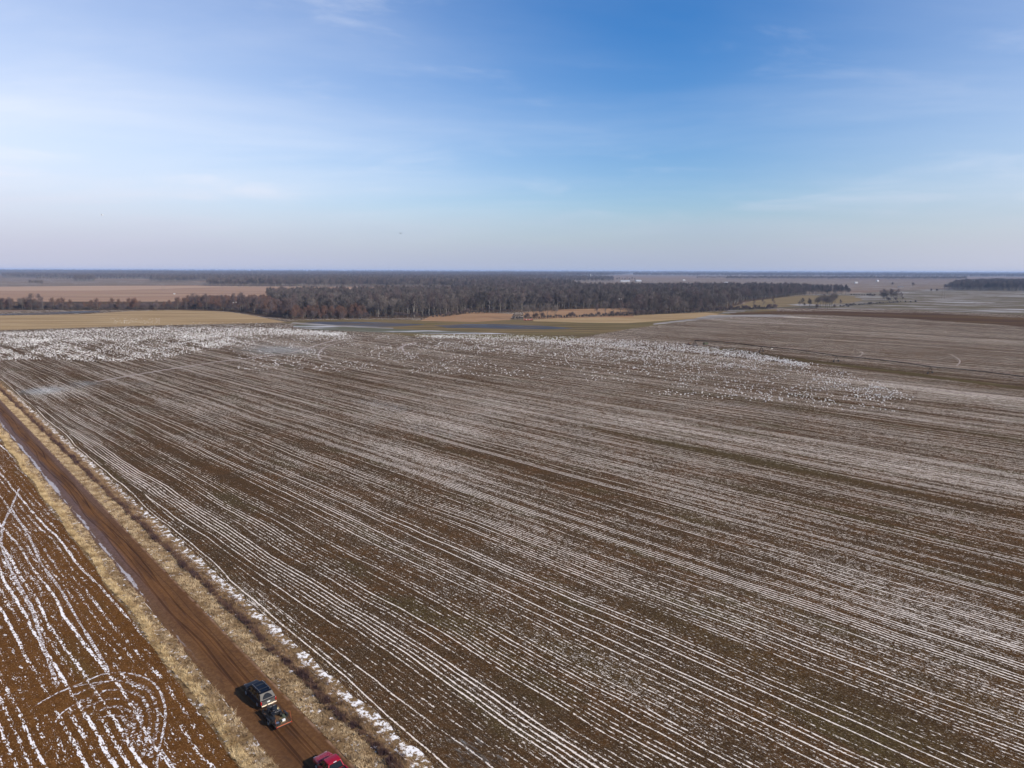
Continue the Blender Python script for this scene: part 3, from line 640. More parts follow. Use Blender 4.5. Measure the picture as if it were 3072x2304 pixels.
    gr = MB(); gr.box((0, f-.02, hoodz-.42), (.95, .06, .26)); gr.build('grille', M_trim, parent)
    bp = MB(); bp.box((0, f+.04, z0+.14), (Wd*.80, .20, .24)); bp.build('front_bumper', mp, parent, bevel=.05)
    wp = MB(); wp.tube((-.55, fy+.10, belt+.04), (.08, fy-.05, belt+.12), .012); wp.tube((.05, fy+.12, belt+.04), (.60, fy-.04, belt+.12), .012); wp.build('wiper', M_trim, parent)
    return P

def make_suv():
    sx, sy = G(777, 2075, .9)
    root = empty('estate_car', (sx, sy, .025), R(43), 'black grey-backed sport utility vehicle towing a loaded trailer up the clay road', 'car')
    mp = paint('black_paint', (.002, .003, .008), .40, .06); mp.node_tree.nodes['Principled BSDF'].inputs['Coat Weight'].default_value = 0.05; mp.node_tree.nodes['Principled BSDF'].inputs['Specular IOR Level'].default_value = .22
    L, Wd = 5.35, 1.98; f = L/2
    P = car_body(root, mp, L, Wd, 1.16, (-f+.16, -f+.62, .55, 1.25, 1.90, .74), 1.18, (-1.62, 1.62))
    # tailgate in grey with the sun's brightness painted in; arched rear window
    A, Am, D, Dm = P['a'], P['am'], P['d'], P['dm']
    md = simple('sunlit_tailgate_grey', (.085, .078, .072), .55, .1, .2, .6, 2.5)
    def T(u, v): return A.lerp(Am, (1-u)/2).lerp(D.lerp(Dm, (1-u)/2), v)
    nn = Vector((0, -1, .38)).normalized()
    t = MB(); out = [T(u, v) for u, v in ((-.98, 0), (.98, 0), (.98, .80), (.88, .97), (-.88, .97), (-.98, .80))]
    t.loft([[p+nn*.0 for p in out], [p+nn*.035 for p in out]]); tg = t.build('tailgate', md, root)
    w = MB(); arc = [T(-.66, .12), T(.66, .12)]+[T(.66*math.cos(a), .12+.72*math.sin(a)) for a in [R(q) for q in range(15, 180, 15)]]
    w.loft([[p+nn*.036 for p in arc], [p+nn*.055 for p in arc]]); w.build('rear_window', M_glass, tg)
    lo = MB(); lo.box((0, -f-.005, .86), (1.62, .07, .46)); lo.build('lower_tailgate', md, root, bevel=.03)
    pl = MB(); pl.box((0, -f-.05, .90), (.34, .02, .17)); pl.build('number_plate', M_plate, root)
    ch = MB(); ch.box((0, -f-.05, 1.07), (1.66, .05, .08)); ch.build('tailgate_strip', M_chrome, root)
    bu = MB(); bu.box((0, -f-.10, .56), (1.86, .24, .20)); bu.build('rear_bumper', M_chrome, root, bevel=.04)
    for x in (-1, 1):
        l = MB(); l.box((x*.90, -f-.0, .94), (.14, .12, .42)); l.build('tail_light', M_taillight, root, bevel=.02)
        rr = MB(); rr.tube((x*.62, -f+.85, 1.985), (x*.62, .35, 1.985), .022)
        for y in (-f+.9, -.6, .3): rr.box((x*.62, y, 1.955), (.04, .07, .07))
        rr.build('roof_rail', M_chrome, root)
    cb = MB()
    for y in (-1.35, -.35): cb.tube((-.62, y, 1.97), (.62, y, 1.97), .018)
    cb.build('roof_bar', M_trim, root)
    th = MB(); th.box((0, -f-.30, .48), (.08, .45, .06)); th.ball((0, -f-.50, .53), (.045, .045, .045)); th.build('tow_bar', M_trim, root)
    return root
suv = make_suv()

def make_red():
    gx, gy = G(964, 2264, 1.05)
    d = Vector((math.sin(R(-43)), math.cos(R(-43))))
    L = 5.6; c = Vector((gx, gy))-d*(L/2-.35)
    root = empty('pickup_truck', (c.x, c.y, .025), R(43), 'red pickup truck following behind the trailer, cut off by the lower frame edge', 'pickup truck')
    mp = paint('red_paint', (.28, .006, .016), .2, .25)
    f = L/2
    P = car_body(root, mp, L, 1.96, 1.10, (-.75, -.45, .65, 1.35, 1.84, .72), 1.14, (-1.75, 1.78))
    nn = Vector((0, -1, .25)).normalized(); q = [P['a'], P['am'], P['dm'], P['d']]; cc = sum(q, Vector())/4
    w = MB(); w.loft([[cc+(p-cc)*.86+nn*.0 for p in q], [cc+(p-cc)*.86+nn*.04 for p in q]]); w.build('rear_window', M_glass, root)
    bl = MB(); bl.box((0, -.50, 1.82), (.34, .05, .05)); bl.build('brake_light', M_white_lens, root)
    bed = MB(); bed.box((0, -1.78, 1.125), (1.60, 1.75, .03)); bed.build('bed_liner', M_trim, root)
    for x in (-1, 1):
        r_ = MB(); r_.box((x*.89, -1.78, 1.18), (.14, 1.85, .12)); r_.build('bed_side', mp, root, bevel=.02)
        l = MB(); l.box((x*.9, -f+.02, .92), (.14, .10, .36)); l.build('tail_light', M_taillight, root)
    tg = MB(); tg.box((0, -f+.06, 1.14), (1.7, .08, .16)); tg.build('tailgate', mp, root)
    bu = MB(); bu.box((0, -f-.06, .55), (1.8, .2, .2)); bu.build('rear_bumper', M_chrome, root, bevel=.04)
    return root
make_red()

M_steel = simple('dark_steel', (.035, .032, .030), .5, .4)
M_rust = simple('rusty_orange_steel', (.52, .13, .05), .6, .1, var=.4)
M_deck = simple('muddy_boards', (.12, .060, .024), .95, var=.8, vs=6.)
M_white = simple('white_plastic', (.75, .74, .70), .4)
M_tan = simple('tan_canvas', (.45, .34, .16), .9)
M_green = simple('olive_canvas', (.07, .075, .04), .9)
M_black = simple('black_plastic', (.012, .012, .013), .4)
def make_trailer():
    e = Vector(G(852, 2172, .7)); th = R(42); d = Vector((-math.sin(th), math.cos(th)))
    L = 3.9; c = e+d*(L/2)
    root = empty('utility_trailer', (c.x, c.y, .025), th, 'open utility trailer with orange rear gate bar hitched behind the black car', 'trailer')
    hw = .88
    k = MB(); k.box((0, 0, .52), (2*hw-.02, L-.06, .04)); k.build('deck', M_deck, root)
    fr = MB()
    for x in (-hw, hw): fr.box((x, 0, .50), (.07, L, .09))
    for y in (-L/2, 0, L/2): fr.box((0, y, .47), (2*hw, .07, .08))
    fr.tube((-hw, L/2, .48), (0, L/2+1.25, .48), .04); fr.tube((hw, L/2, .48), (0, L/2+1.25, .48), .04); fr.tube((0, L/2+.1, .48), (0, L/2+1.45, .50), .045)
    fr.build('frame', M_steel, root)
    for x in (-hw, hw):
        r_ = MB(); r_.tube((x, -L/2, .93), (x, L/2, .93), .025)
        for i in range(5): r_.tube((x, -L/2+i*L/4, .5), (x, -L/2+i*L/4, .93), .02)
        r_.build('side_rail', M_steel, root)
        fd = MB(); fd.box((x*1.17, -.15, .80), (.24, .85, .03)); fd.box((x*1.17, .30, .70), (.24, .03, .20)); fd.box((x*1.17, -.6, .70), (.24, .03, .20)); fd.build('mudguard', M_steel, root)
        wheel(root, x*1.17, -.15, .33, .20)
        li = MB(); li.box((x, -L/2-.05, .60), (.10, .04, .10)); li.build('tail_light', M_taillight, root)
    fb = MB(); fb.tube((-hw, L/2, .93), (hw, L/2, .93), .025); fb.build('front_rail', M_steel, root)
    ga = MB(); ga.tube((-hw, -L/2-.02, .62), (hw+.06, -L/2-.02, .62), .035); ga.build('gate_bar', M_rust, root)
    up = MB(); up.tube((hw+.04, -L/2, .62), (hw+.04, -L/2+.35, 1.75), .015); up.tube((hw+.04, -L/2+.35, 1.75), (hw-.35, -L/2+.5, 1.78), .014); up.build('gate_post', M_rust, root)
    up = MB(); up.tube((-hw, -L/2, .62), (-hw-.02, -L/2+.25, 1.5), .014); up.build('gate_post', M_rust, root)
    jk = MB(); jk.tube((.14, L/2+.95, .25), (.14, L/2+.95, .85), .03); jk.build('jockey_stand', M_chrome, root)
    def loc(x, y, z): v = Matrix.Rotation(th, 3, 'Z') @ Vector((x, y, z)); return (c.x+v.x, c.y+v.y, z+.025)
    # quad bike riding on the trailer
    q = empty('quad_bike', loc(.02, .72, .545), th, 'black quad bike riding on the front half of the trailer', 'quad bike')
    b = MB(); b.loft([ring(-.8, .28, .38, .66, .08), ring(-.4, .30, .34, .74, .08), ring(0, .20, .34, .70, .08), ring(.35, .26, .36, .78, .1), ring(.85, .22, .40, .62, .08)]); b.build('body', M_black, q)
    s_ = MB(); s_.loft([ring(-.62, .17, .72, .86, .05), ring(-.2, .20, .72, .88, .05), ring(.15, .14, .70, .84, .05)]); s_.build('seat', M_trim, q)
    for x in (-1, 1):
        for y in (-.62, .62):
            w = MB(); rings = []
            for dx, rr in ((-.12, .25), (-.08, .30), (.08, .30), (.12, .25)): rings.append([Vector((x*.42+dx, y+math.cos(math.tau*i/14)*rr, .30+math.sin(math.tau*i/14)*rr)) for i in range(14)])
            w.loft(rings); w.build('wheel', M_tyre, q)
            fd = MB(); fd.loft([ring(y-.36, .14, .50, .56, .03), ring(y, .16, .62, .68, .03), ring(y+.36, .14, .52, .58, .03)]); fd.v = [(p[0]+x*.42, p[1], p[2]) for p in fd.v]; fd.build('mudguard', M_black, q)
    hb = MB(); hb.tube((-.36, .30, 1.02), (.36, .30, 1.02), .018); hb.tube((0, .45, .75), (0, .30, 1.02), .03); hb.build('handlebar', M_steel, q)
    for y in (-.72, .72):
        rk = MB()
        for i in range(5): rk.tube((-.34+i*.17, y-.24, .82), (-.34+i*.17, y+.24, .82), .012)
        rk.tube((-.34, y-.24, .82), (.34, y-.24, .82), .014); rk.tube((-.34, y+.24, .82), (.34, y+.24, .82), .014)
        for x in (-.2, .2): rk.tube((x, y, .60), (x, y, .82), .012)
        rk.build('luggage_rack', M_chrome, q)
    # loose load
    j = MB(); j.tube((0, 0, 0), (0, 0, .34), .13, .13, 12); j.tube((0, 0, .34), (0, 0, .40), .13, .04, 12); o = j.build('water_can', M_white, None); o.location = loc(-.10, 1.62, .545); tag(o, 'white round can standing at the front of the trailer', 'can')
    j = MB(); j.box((0, 0, .11), (.34, .18, .22)); o = j.build('cool_box', M_white, None, bevel=.02); MBl = MB(); MBl.box((0, 0, .235), (.36, .20, .05)); MBl.build('lid', M_white, o); o.location = loc(.28, -1.25, .545); o.rotation_euler.z = th; tag(o, 'small white box lying near the orange gate bar', 'box')
    j = MB(); j.loft([ring(-.35, .12, 0, .16, .05), ring(-.1, .22, 0, .28, .09), ring(.2, .20, 0, .26, .09), ring(.38, .1, 0, .14, .05)]); o = j.build('canvas_bag', M_tan, None); o.location = loc(.62, 1.42, .545); o.rotation_euler.z = th+.3; tag(o, 'tan canvas bag at the front right corner of the trailer', 'bag')
    j = MB(); j.loft([ring(-.45, .10, 0, .14, .05), ring(-.1, .20, 0, .22, .08), ring(.3, .17, 0, .24, .08), ring(.5, .08, 0, .12, .04)]); o = j.build('canvas_bag', M_green, None); o.location = loc(.60, -.55, .545); o.rotation_euler.z = th-.2; tag(o, 'olive bag on the right side behind the quad bike', 'bag')
    j = MB(); j.box((0, 0, .18), (.40, .75, .34)); o = j.build('tool_chest', M_black, None, bevel=.02); jl = MB(); jl.box((0, 0, .37), (.42, .77, .05)); jl.build('lid', M_trim, o); o.location = loc(-.62, -.35, .545); o.rotation_euler.z = th; tag(o, 'long black tool chest against the left rail of the trailer', 'tool chest')
    j = MB(); j.tube((0, 0, 0), (0, 0, .20), .33, n=16); o = j.build('spare_wheel', M_tyre, None); jr = MB(); jr.tube((0, 0, .20), (0, 0, .215), .18, n=12); jr.build('rim', M_rim, o); o.location = loc(-.50, -1.35, .545); tag(o, 'black spare wheel lying flat at the rear left of the trailer', 'spare wheel')
    j = MB()
    for i in range(4): j.tube((-.25+i*.14, -.5, .03+.02*i), (-.1+i*.10, .5, .05+.02*i), .022)
    o = j.build('timber_poles', M_tan, None); o.location = loc(.18, -.95, .545); o.rotation_euler.z = th; tag(o, 'loose tan poles on the muddy trailer deck', 'poles')
make_trailer()

# ------------------------------------------------------------------ centre pivot irrigator
M_pipe = simple('weathered_pipe', (.022, .017, .015), .8, .0, .1)
M_pivtyre = simple('old_tyre', (.02, .018, .016), .9)
def make_pivot():
    T = [Vector((*G(2085, 1036), 0)), Vector((*G(2284, 1056), 0)), Vector((*G(2508, 1086), 0)), Vector((*G(2790, 1121), 0))]
    d = (T[3]-T[2]); T.append(T[3]+d.normalized()*54); T.append(T[4]+d.normalized()*50)
    c = T[0]
    root = empty('pivot_irrigator', tuple(c), 0, 'long centre-pivot irrigation pipe on wheeled towers crossing the right field', 'irrigator')
    L = [t-c for t in T]; hz = 3.7
    for i in range(len(L)-1):
        a, b = L[i], L[i+1]; m = MB(); n_ = 8; pts = []
        for k in range(n_+1):
            t = k/n_; p = a.lerp(b, t); p.z = hz+.55*math.sin(math.pi*t); pts.append(p)
        for k in range(n_): m.tube(pts[k], pts[k+1], .20, n=8)
        m.build('pipe_span', M_pipe, root)
        side = (b-a).normalized().cross(Vector((0, 0, 1)))
        tr = MB(); lo = []
        for k in range(n_+1):
            t = k/n_; p = a.lerp(b, t); dr = 1.25*min(1, math.sin(math.pi*t)*1.6+.05); lo.append((pts[k].z-dr, p))
        for sg in (-.55, .55):
            for k in range(n_):
                p, q = lo[k][1]+side*sg, lo[k+1][1]+side*sg; p = Vector((p.x, p.y, lo[k][0])); q = Vector((q.x, q.y, lo[k+1][0]))
                tr.tube(p, q, .05, n=4)
                if k: tr.tube(p, pts[k], .03, n=4)
        tr.build('truss', M_pipe, root)
    for i in range(1, len(L)):
        a = L[i]; dd = (L[i]-L[i-1]).normalized(); sd = Vector((-dd.y, dd.x, 0)); t = MB(); top = a+Vector((0, 0, hz))
        for s_ in (-1, 1):
            for e_ in (-.35, .35): t.tube(a+sd*s_*1.9+Vector((0, 0, .75)), top+dd*e_*.6, .07, n=5)
            t.tube(a+sd*s_*1.0+Vector((0, 0, 2.1))-dd*.2, a+sd*s_*1.0+Vector((0, 0, 2.1))+dd*.2, .04, n=4)
        t.tube(a+sd*-2.1+Vector((0, 0, .72)), a+sd*2.1+Vector((0, 0, .72)), .10, n=6); t.tube(a-sd*.95+Vector((0, 0, 2.2)), a+sd*.95+Vector((0, 0, 2.2)), .04, n=4)
        tw = t.build('tower', M_pipe, root)
        for s_ in (-1, 1):
            p = a+sd*s_*2.05; w = MB(); w.tube(p+Vector((0, 0, .55))-dd*.16, p+Vector((0, 0, .55))+dd*.16, .55, n=16); w.tube(p+Vector((0, 0, .55))-dd*.19, p+Vector((0, 0, .55))+dd*.19, .18, n=8); w.build('wheel', M_pivtyre, tw)
    pv = MB()
    for x in (-1.4, 1.4):
        for y in (-1.4, 1.4): pv.tube((x, y, 0), (x*.18, y*.18, hz), .07, n=6)
    pv.tube((0, 0, 0), (0, 0, hz+.1), .11); pv.box((0, 0, .1), (3.6, 3.6, .2)); pv.box((0, 0, 1.2), (1.9, 1.9, .06)); pv.build('pivot_stand', M_pipe, root)
    x, y = G(2117, 1034)
    g = empty('generator_box', (x, y, 0), .4, 'dark generator box standing next to the pivot centre', 'generator')
    b = MB(); b.box((0, 0, 1.0), (3.4, 1.5, 1.3)); b.build('housing', M_green, g, bevel=.05)
    b = MB(); b.box((0, 0, .25), (3.8, 1.6, .2)); b.box((-1.5, 0, .1), (.3, 1.7, .2)); b.box((1.5, 0, .1), (.3, 1.7, .2)); b.build('skid', M_steel, g)
    b = MB(); b.tube((1.1, .3, 1.6), (1.1, .3, 2.3), .06); b.build('exhaust', M_steel, g)
    x, y = G(2068, 1034)
    g = empty('fuel_tank', (x, y, 0), .9, 'low rusty tank on a cradle left of the pivot centre', 'tank')
    b = MB(); b.tube((-1.2, 0, .9), (1.2, 0, .9), .5, n=14); b.build('vessel', M_rustd, g)
    for x in (-.8, .8): b = MB(); b.box((x, 0, .25), (.12, 1.0, .5)); b.build('cradle', M_steel, g)
M_rustd = simple('dull_rust', (.16, .085, .045), .8, var=.5)
make_pivot()

# ------------------------------------------------------------------ trees
def twig_mesh(name, n, shape, tw_len, tw_w, material, upward=.5, seed=0):
    """crown of fine bare twigs: slivers spread through a lumpy volume"""
    r = np.random.default_rng(seed); cl = []
    nl = shape.get('lobes', 9)
    for k in range(nl):
        a = r.random()*math.tau; rad = shape['rx']*(.15+.62*r.random()); zz = shape['z0']+(shape['z1']-shape['z0'])*(.22+.66*r.random())
        # narrower at top and bottom
        q = (zz-shape['z0'])/(shape['z1']-shape['z0']); rad *= math.sin(math.pi*min(.95, max(.12, q)))**.5
        cl.append((math.cos(a)*rad, math.sin(a)*rad, zz, shape['rx']*(.34+.25*r.random())))
    cl.append((0, 0, shape['z0']+(shape['z1']-shape['z0'])*.55, shape['rx']*.6)); cl.append((0, 0, shape['z1']-shape['rx']*.45, shape['rx']*.42))
    cl = np.array(cl); idx = r.integers(0, len(cl), n); c = cl[idx]
    d = r.normal(0, 1, (n, 3)); d /= np.linalg.norm(d, axis=1)[:, None]
    rr = c[:, 3:4]*r.random((n, 1))**.45; p = c[:, :3]+d*rr*np.array([1, 1, 1.15])
    p[:, 2] = np.clip(p[:, 2], .15, None)
    out = p-np.array([0, 0, shape['z0']*.6]); out /= np.linalg.norm(out, axis=1)[:, None]+1e-6
    dr = out*(.7)+r.normal(0, .45, (n, 3)); dr[:, 2] += upward; dr /= np.linalg.norm(dr, axis=1)[:, None]
    ln = tw_len*(.5+r.random((n, 1))); sd_ = np.cross(dr, r.normal(0, 1, (n, 3))); sd_ /= np.linalg.norm(sd_, axis=1)[:, None]+1e-6
    w = tw_w*(.5+r.random((n, 1)))
    V = np.stack([p-sd_*w, p+sd_*w, p+dr*ln], 1).reshape(-1, 3)
    return npmesh(name, V, np.arange(n*3).reshape(n, 3), material)
def trunk_mesh(name, h, r0, material, limbs=7, seed=0, crown_z=.35, rx=4.0, stems=1):
    rd = random.Random(seed); b = MB()
    for s in range(stems):
        base = Vector((rd.uniform(-.5, .5), rd.uniform(-.5, .5), 0))*(0 if stems == 1 else 2.0)
        lean = Vector((rd.uniform(-.06, .06), rd.uniform(-.06, .06), 1))*(1 if stems == 1 else 1)
        if stems > 1: lean += base*.12
        p0 = base; rr = r0; P = [(p0, rr)]
        for k in range(1, 5):
            p1 = base+lean*(h*k/4)*.86+Vector((rd.uniform(-.3, .3), rd.uniform(-.3, .3), 0)); r1 = r0*(1-k/4.6); b.tube(P[-1][0], p1, P[-1][1], r1, 6); P.append((p1, r1))
        for l in range(limbs):
            t = crown_z+(.9-crown_z)*l/limbs; k = min(3, int(t*4)); a = P[k][0].lerp(P[k+1][0], t*4-k); an = rd.uniform(0, math.tau)
            reach = rx*rd.uniform(.45, .85)*(1.1-t*.6); e = a+Vector((math.cos(an)*reach, math.sin(an)*reach, reach*rd.uniform(.7, 1.2)))
            m = a.lerp(e, .5)+Vector((0, 0, -.25)); b.tube(a, m, r0*(.42-.25*t), r0*(.28-.16*t), 5); b.tube(m, e, r0*(.28-.16*t), .03, 5)
            for q in range(2):
                e2 = m+Vector((rd.uniform(-1, 1), rd.uniform(-1, 1), rd.uniform(.6, 1.4)))*reach*.4; b.tube(m, e2, r0*.14, .025, 4)
    me = bpy.data.meshes.new(name); me.from_pydata(b.v, [], b.f); me.update(); me.materials.append(material); return me
def bark(name, c1, c2):
    m, n, b = mat(name, rough=1.0, spec=.0)
    oi = n.new('ShaderNodeObjectInfo'); tc = n.new('ShaderNodeTexCoord')
    g = n.noise(tc.outputs['Object'], .35, 3, .6)
    gp = n.new('ShaderNodeNewGeometry'); big = n.noise(gp.outputs['Position'], .012, 3, .6)
    c = n.mix(n.m('MULTIPLY_ADD', n.sub(big, .5), 2.2, oi.outputs['Random'], clamp=True), c1, c2); c = n.mix(n.lin(g, .3, .7, 0, .5), c, tuple(v*.5 for v in c1)); n.t.links.new(c, b.inputs['Base Color']); return m
BK_grey = bark('grey_twigs', (.10, .085, .080), (.21, .175, .155)); BK_dark = bark('dark_twigs', (.075, .065, .064), (.15, .13, .12))
BK_red = bark('reddish_twigs', (.190, .105, .078), (.125, .085, .070)); BK_mauve = bark('mauve_twigs', (.16, .12, .115), (.09, .07, .068))
BK_trunk = bark('grey_bark', (.13, .115, .10), (.19, .17, .145)); BK_pale = bark('pale_bark', (.22, .20, .18), (.34, .31, .27))
BK_green = bark('evergreen_foliage', (.045, .055, .028), (.06, .065, .035))
S_big = dict(rx=5.2, z0=5.0, z1=20.0, lobes=12); S_nar = dict(rx=3.9, z0=6.5, z1=20.5, lobes=10); S_wide = dict(rx=6.0, z0=4.0, z1=17.5, lobes=13)
SP = {  # species: crown mesh, trunk mesh
    'grey_a': (twig_mesh('crown', 1000, S_big, 1.9, .075, BK_grey, seed=1), trunk_mesh('trunk', 18, .34, BK_trunk, 8, 1, .34, 5)),
    'grey_b': (twig_mesh('crown', 900, S_nar, 1.9, .075, BK_dark, seed=2), trunk_mesh('trunk', 19, .30, BK_trunk, 8, 2, .42, 4)),
    'grey_c': (twig_mesh('crown', 1100, S_wide, 1.8, .075, BK_grey, seed=3), trunk_mesh('trunk', 15.5, .38, BK_trunk, 9, 3, .3, 6)),
    'pale': (twig_mesh('crown', 560, S_nar, 1.8, .06, BK_mauve, seed=4), trunk_mesh('trunk', 20, .36, BK_pale, 10, 4, .36, 4.5)),
    'grey_d': (twig_mesh('crown', 1000, S_big, 1.8, .075, BK_mauve, seed=5), trunk_mesh('trunk', 18, .32, BK_trunk, 8, 5, .30, 5)),
    'willow': (twig_mesh('crown', 900, dict(rx=3.4, z0=1.0, z1=10.5, lobes=12), 1.7, .050, BK_red, .9, seed=6), trunk_mesh('trunk', 9, .14, BK_trunk, 5, 6, .2, 3, stems=3)),
    'scrub': (twig_mesh('crown', 800, dict(rx=3.2, z0=.2, z1=6.0, lobes=11), 1.3, .055, BK_mauve, .6, seed=7), trunk_mesh('trunk', 4.6, .09, BK_trunk, 4, 7, .2, 2.4, stems=4)),
    'bush': (twig_mesh('crown', 600, dict(rx=2.1, z0=.1, z1=3.4, lobes=9), .9, .045, BK_dark, .6, seed=8), trunk_mesh('trunk', 2.6, .06, BK_trunk, 3, 8, .2, 1.5, stems=4)),
    'evergreen': (twig_mesh('crown', 1500, dict(rx=2.4, z0=.3, z1=8.5, lobes=11), .8, .07, BK_green, .5, seed=9), trunk_mesh('trunk', 7, .2, BK_trunk, 3, 9, .2, 1.5)),
}
first = {}
def tree(sp, x, y, label, group, scale=1.0, name='tree', cat='tree'):
    r = empty(name, (x, y, 0), random.uniform(0, math.tau), label, cat, group, scale)
    r.scale = (scale*random.uniform(.9, 1.12), scale*random.uniform(.9, 1.12), scale*random.uniform(.9, 1.12))
    a, b = SP[sp]; c = link('crown', a, r); t = link('trunk', b, r)
    first.setdefault(sp, (c, t)); return r
def in_poly(P, poly):
    x, y = P[:, 0], P[:, 1]; ins = np.zeros(len(P), bool); j = len(poly)-1
    for i in range(len(poly)):
        xi, yi = poly[i]; xj, yj = poly[j]
        c = ((yi > y) != (yj > y)) & (x < (xj-xi)*(y-yi)/(yj-yi+1e-9)+xi); ins ^= c; j = i
    return ins
def fill(poly, area):
    P = np.array(poly); lo, hi = P.min(0), P.max(0); n = int((hi-lo).prod()/area)
    n = min(n, 400000); Q = lo+(hi-lo)*rng.random((n, 2)); return Q[in_poly(Q, poly)]
def line_pts(pxs, spacing, depth, jit=.3):
    P = [np.array(G(*p)) for p in pxs]; out = []
    for a, b in zip(P[:-1], P[1:]):
        L = np.linalg.norm(b-a); k = max(1, int(L/spacing))
        for i in range(k):
            t = (i+rng.random()*jit)/k; p = a+(b-a)*t; q = p/np.linalg.norm(p)
            out.append(p+q*rng.random()*depth)
    return np.array(out)
def scatter(name, pts, species, smin, smax, label, cat='trees'):
    me = bpy.data.meshes.new(name); n_ = len(pts)
    me.vertices.add(n_); V = np.zeros((n_, 3), np.float32); V[:, :2] = pts; me.vertices.foreach_set('co', V.ravel())
    for k, v in (('rz', rng.random(n_)*math.tau), ('sc', smin+(smax-smin)*rng.random(n_))):
        a = me.attributes.new(k, 'FLOAT', 'POINT'); a.data.foreach_set('value', v.astype(np.float32))
    a = me.attributes.new('pick', 'INT', 'POINT'); a.data.foreach_set('value', rng.integers(0, len(species), n_).astype(np.int32))
    o = link(name, me); tag(o, label, cat, kind='stuff')
    gt = bpy.data.node_groups.new(name, 'GeometryNodeTree'); gt.interface.new_socket('Geometry', in_out='INPUT', socket_type='NodeSocketGeometry'); gt.interface.new_socket('Geometry', in_out='OUTPUT', socket_type='NodeSocketGeometry')
    nd, lk = gt.nodes, gt.links; gi, go = nd.new('NodeGroupInput'), nd.new('NodeGroupOutput')
    jn = nd.new('GeometryNodeJoinGeometry')
    for sp in species:
        objs = sp if isinstance(sp, tuple) else (sp,)
        j2 = nd.new('GeometryNodeJoinGeometry'); 
        for ob in objs:
            oi = nd.new('GeometryNodeObjectInfo'); oi.inputs[0].default_value = ob; oi.inputs['As Instance'].default_value = False; oi.transform_space = 'ORIGINAL'
            lk.new(oi.outputs['Geometry'], j2.inputs[0])
        g2 = nd.new('GeometryNodeGeometryToInstance'); lk.new(j2.outputs[0], g2.inputs[0]); lk.new(g2.outputs[0], jn.inputs[0])
    ip = nd.new('GeometryNodeInstanceOnPoints'); lk.new(gi.outputs[0], ip.inputs['Points']); lk.new(jn.outputs[0], ip.inputs['Instance']); ip.inputs['Pick Instance'].default_value = True
    def na(nm, ty): q = nd.new('GeometryNodeInputNamedAttribute'); q.data_type = ty; q.inputs[0].default_value = nm; return q.outputs[0]
    lk.new(na('pick', 'INT'), ip.inputs['Instance Index'])
    cx = nd.new('ShaderNodeCombineXYZ'); lk.new(na('rz', 'FLOAT'), cx.inputs[2]); lk.new(cx.outputs[0], ip.inputs['Rotation'])
    cs = nd.new('ShaderNodeCombineXYZ')
    for i in range(3): lk.new(na('sc', 'FLOAT'), cs.inputs[i])
    lk.new(cs.outputs[0], ip.inputs['Scale']); lk.new(ip.outputs[0], go.inputs[0])
    md = o.modifiers.new('scatter', 'NODES'); md.node_group = gt
    return o

# --- individual trees: the ones that show largest, front edges and separate groves
def row(pxs, spacing, depth, kinds, label, group, smin=.85, smax=1.1, name='tree', cat='tree'):
    for p in line_pts(pxs, spacing, depth):
        tree(random.choice(kinds), p[0], p[1], label, group, random.uniform(smin, smax), name, cat)
row([(0, 929), (60, 929), (150, 930)], 9, 8, ['grey_d', 'grey_c', 'pale'], 'tall thin bare tree beside the dark creek water at the far left', 'tall trees by the creek', .62, .85)
row([(60, 930), (150, 930)], 10, 14, ['grey_d', 'grey_c'], 'tall thin bare tree beside the dark creek water at the far left', 'tall trees by the creek', .75, 1.0)
row([(-30, 929), (300, 930), (560, 928)], 12, 14, ['scrub', 'willow', 'scrub', 'willow'], 'low bare reddish tree in the creek hedge behind the golden stubble', 'creek hedge trees', .9, 1.45)
row([(560, 928), (700, 932), (790, 944), (880, 957)], 8, 12, ['scrub', 'scrub', 'grey_d'], 'rounded grey thicket tree at the corner behind the golden stubble', 'thicket trees at the stubble corner', .9, 1.25)
row([(640, 918), (860, 935), (1060, 950)], 8, 26, ['willow', 'willow', 'scrub'], 'rusty red bare willow in the thicket left of the pond', 'red thicket trees left of the pond', 1.0, 1.45)
row([(860, 958), (1000, 958), (1130, 957)], 8, 8, ['scrub', 'willow', 'bush'], 'grey brown bare shrub on the bank just left of the pond', 'bank shrubs left of the pond', .7, 1.1, 'shrub', 'shrub')
row([(1130, 952), (1330, 950), (1400, 938)], 8, 10, ['grey_b', 'grey_a', 'pale'], 'tall dark bare tree at the pond side front of the wood', 'front trees of the wood behind the pond', .9, 1.1)
row([(1380, 938), (1530, 936)], 7, 10, ['grey_b', 'grey_b', 'pale'], 'tall straight-trunked bare tree behind the orange sedge hillock', 'straight trees behind the orange hillock', .95, 1.15)
row([(1540, 957), (1600, 956), (1680, 953)], 8, 7, ['grey_c', 'grey_a', 'grey_c'], 'dark bare bushy tree between the two orange grass openings', 'dark bushes between the orange openings', .75, 1.0)
row([(1680, 953), (1800, 949), (1900, 947)], 11, 5, ['bush', 'scrub'], 'low dark shrub along the ditch in front of the orange opening', 'low shrubs along the far ditch', .7, 1.1, 'shrub', 'shrub')
row([(1690, 928), (1800, 926), (1900, 925)], 9, 10, ['grey_a', 'grey_b', 'grey_c'], 'dark bare tree rising behind the orange grass opening', 'trees behind the orange opening', .9, 1.1)
row([(1790, 948), (1900, 947), (2040, 942), (2190, 932)], 8, 10, ['grey_a', 'grey_c', 'scrub', 'grey_d'], 'dark bare tree at the wood edge above the tan grass tongue', 'wood edge trees above the tan grass', .65, 1.0)
row([(2190, 930), (2260, 927), (2330, 925)], 9, 8, ['scrub', 'grey_d', 'pale'], 'small sunlit bare tree in the thin row right of the wood', 'thin sunlit row right of the wood', .55, .85)
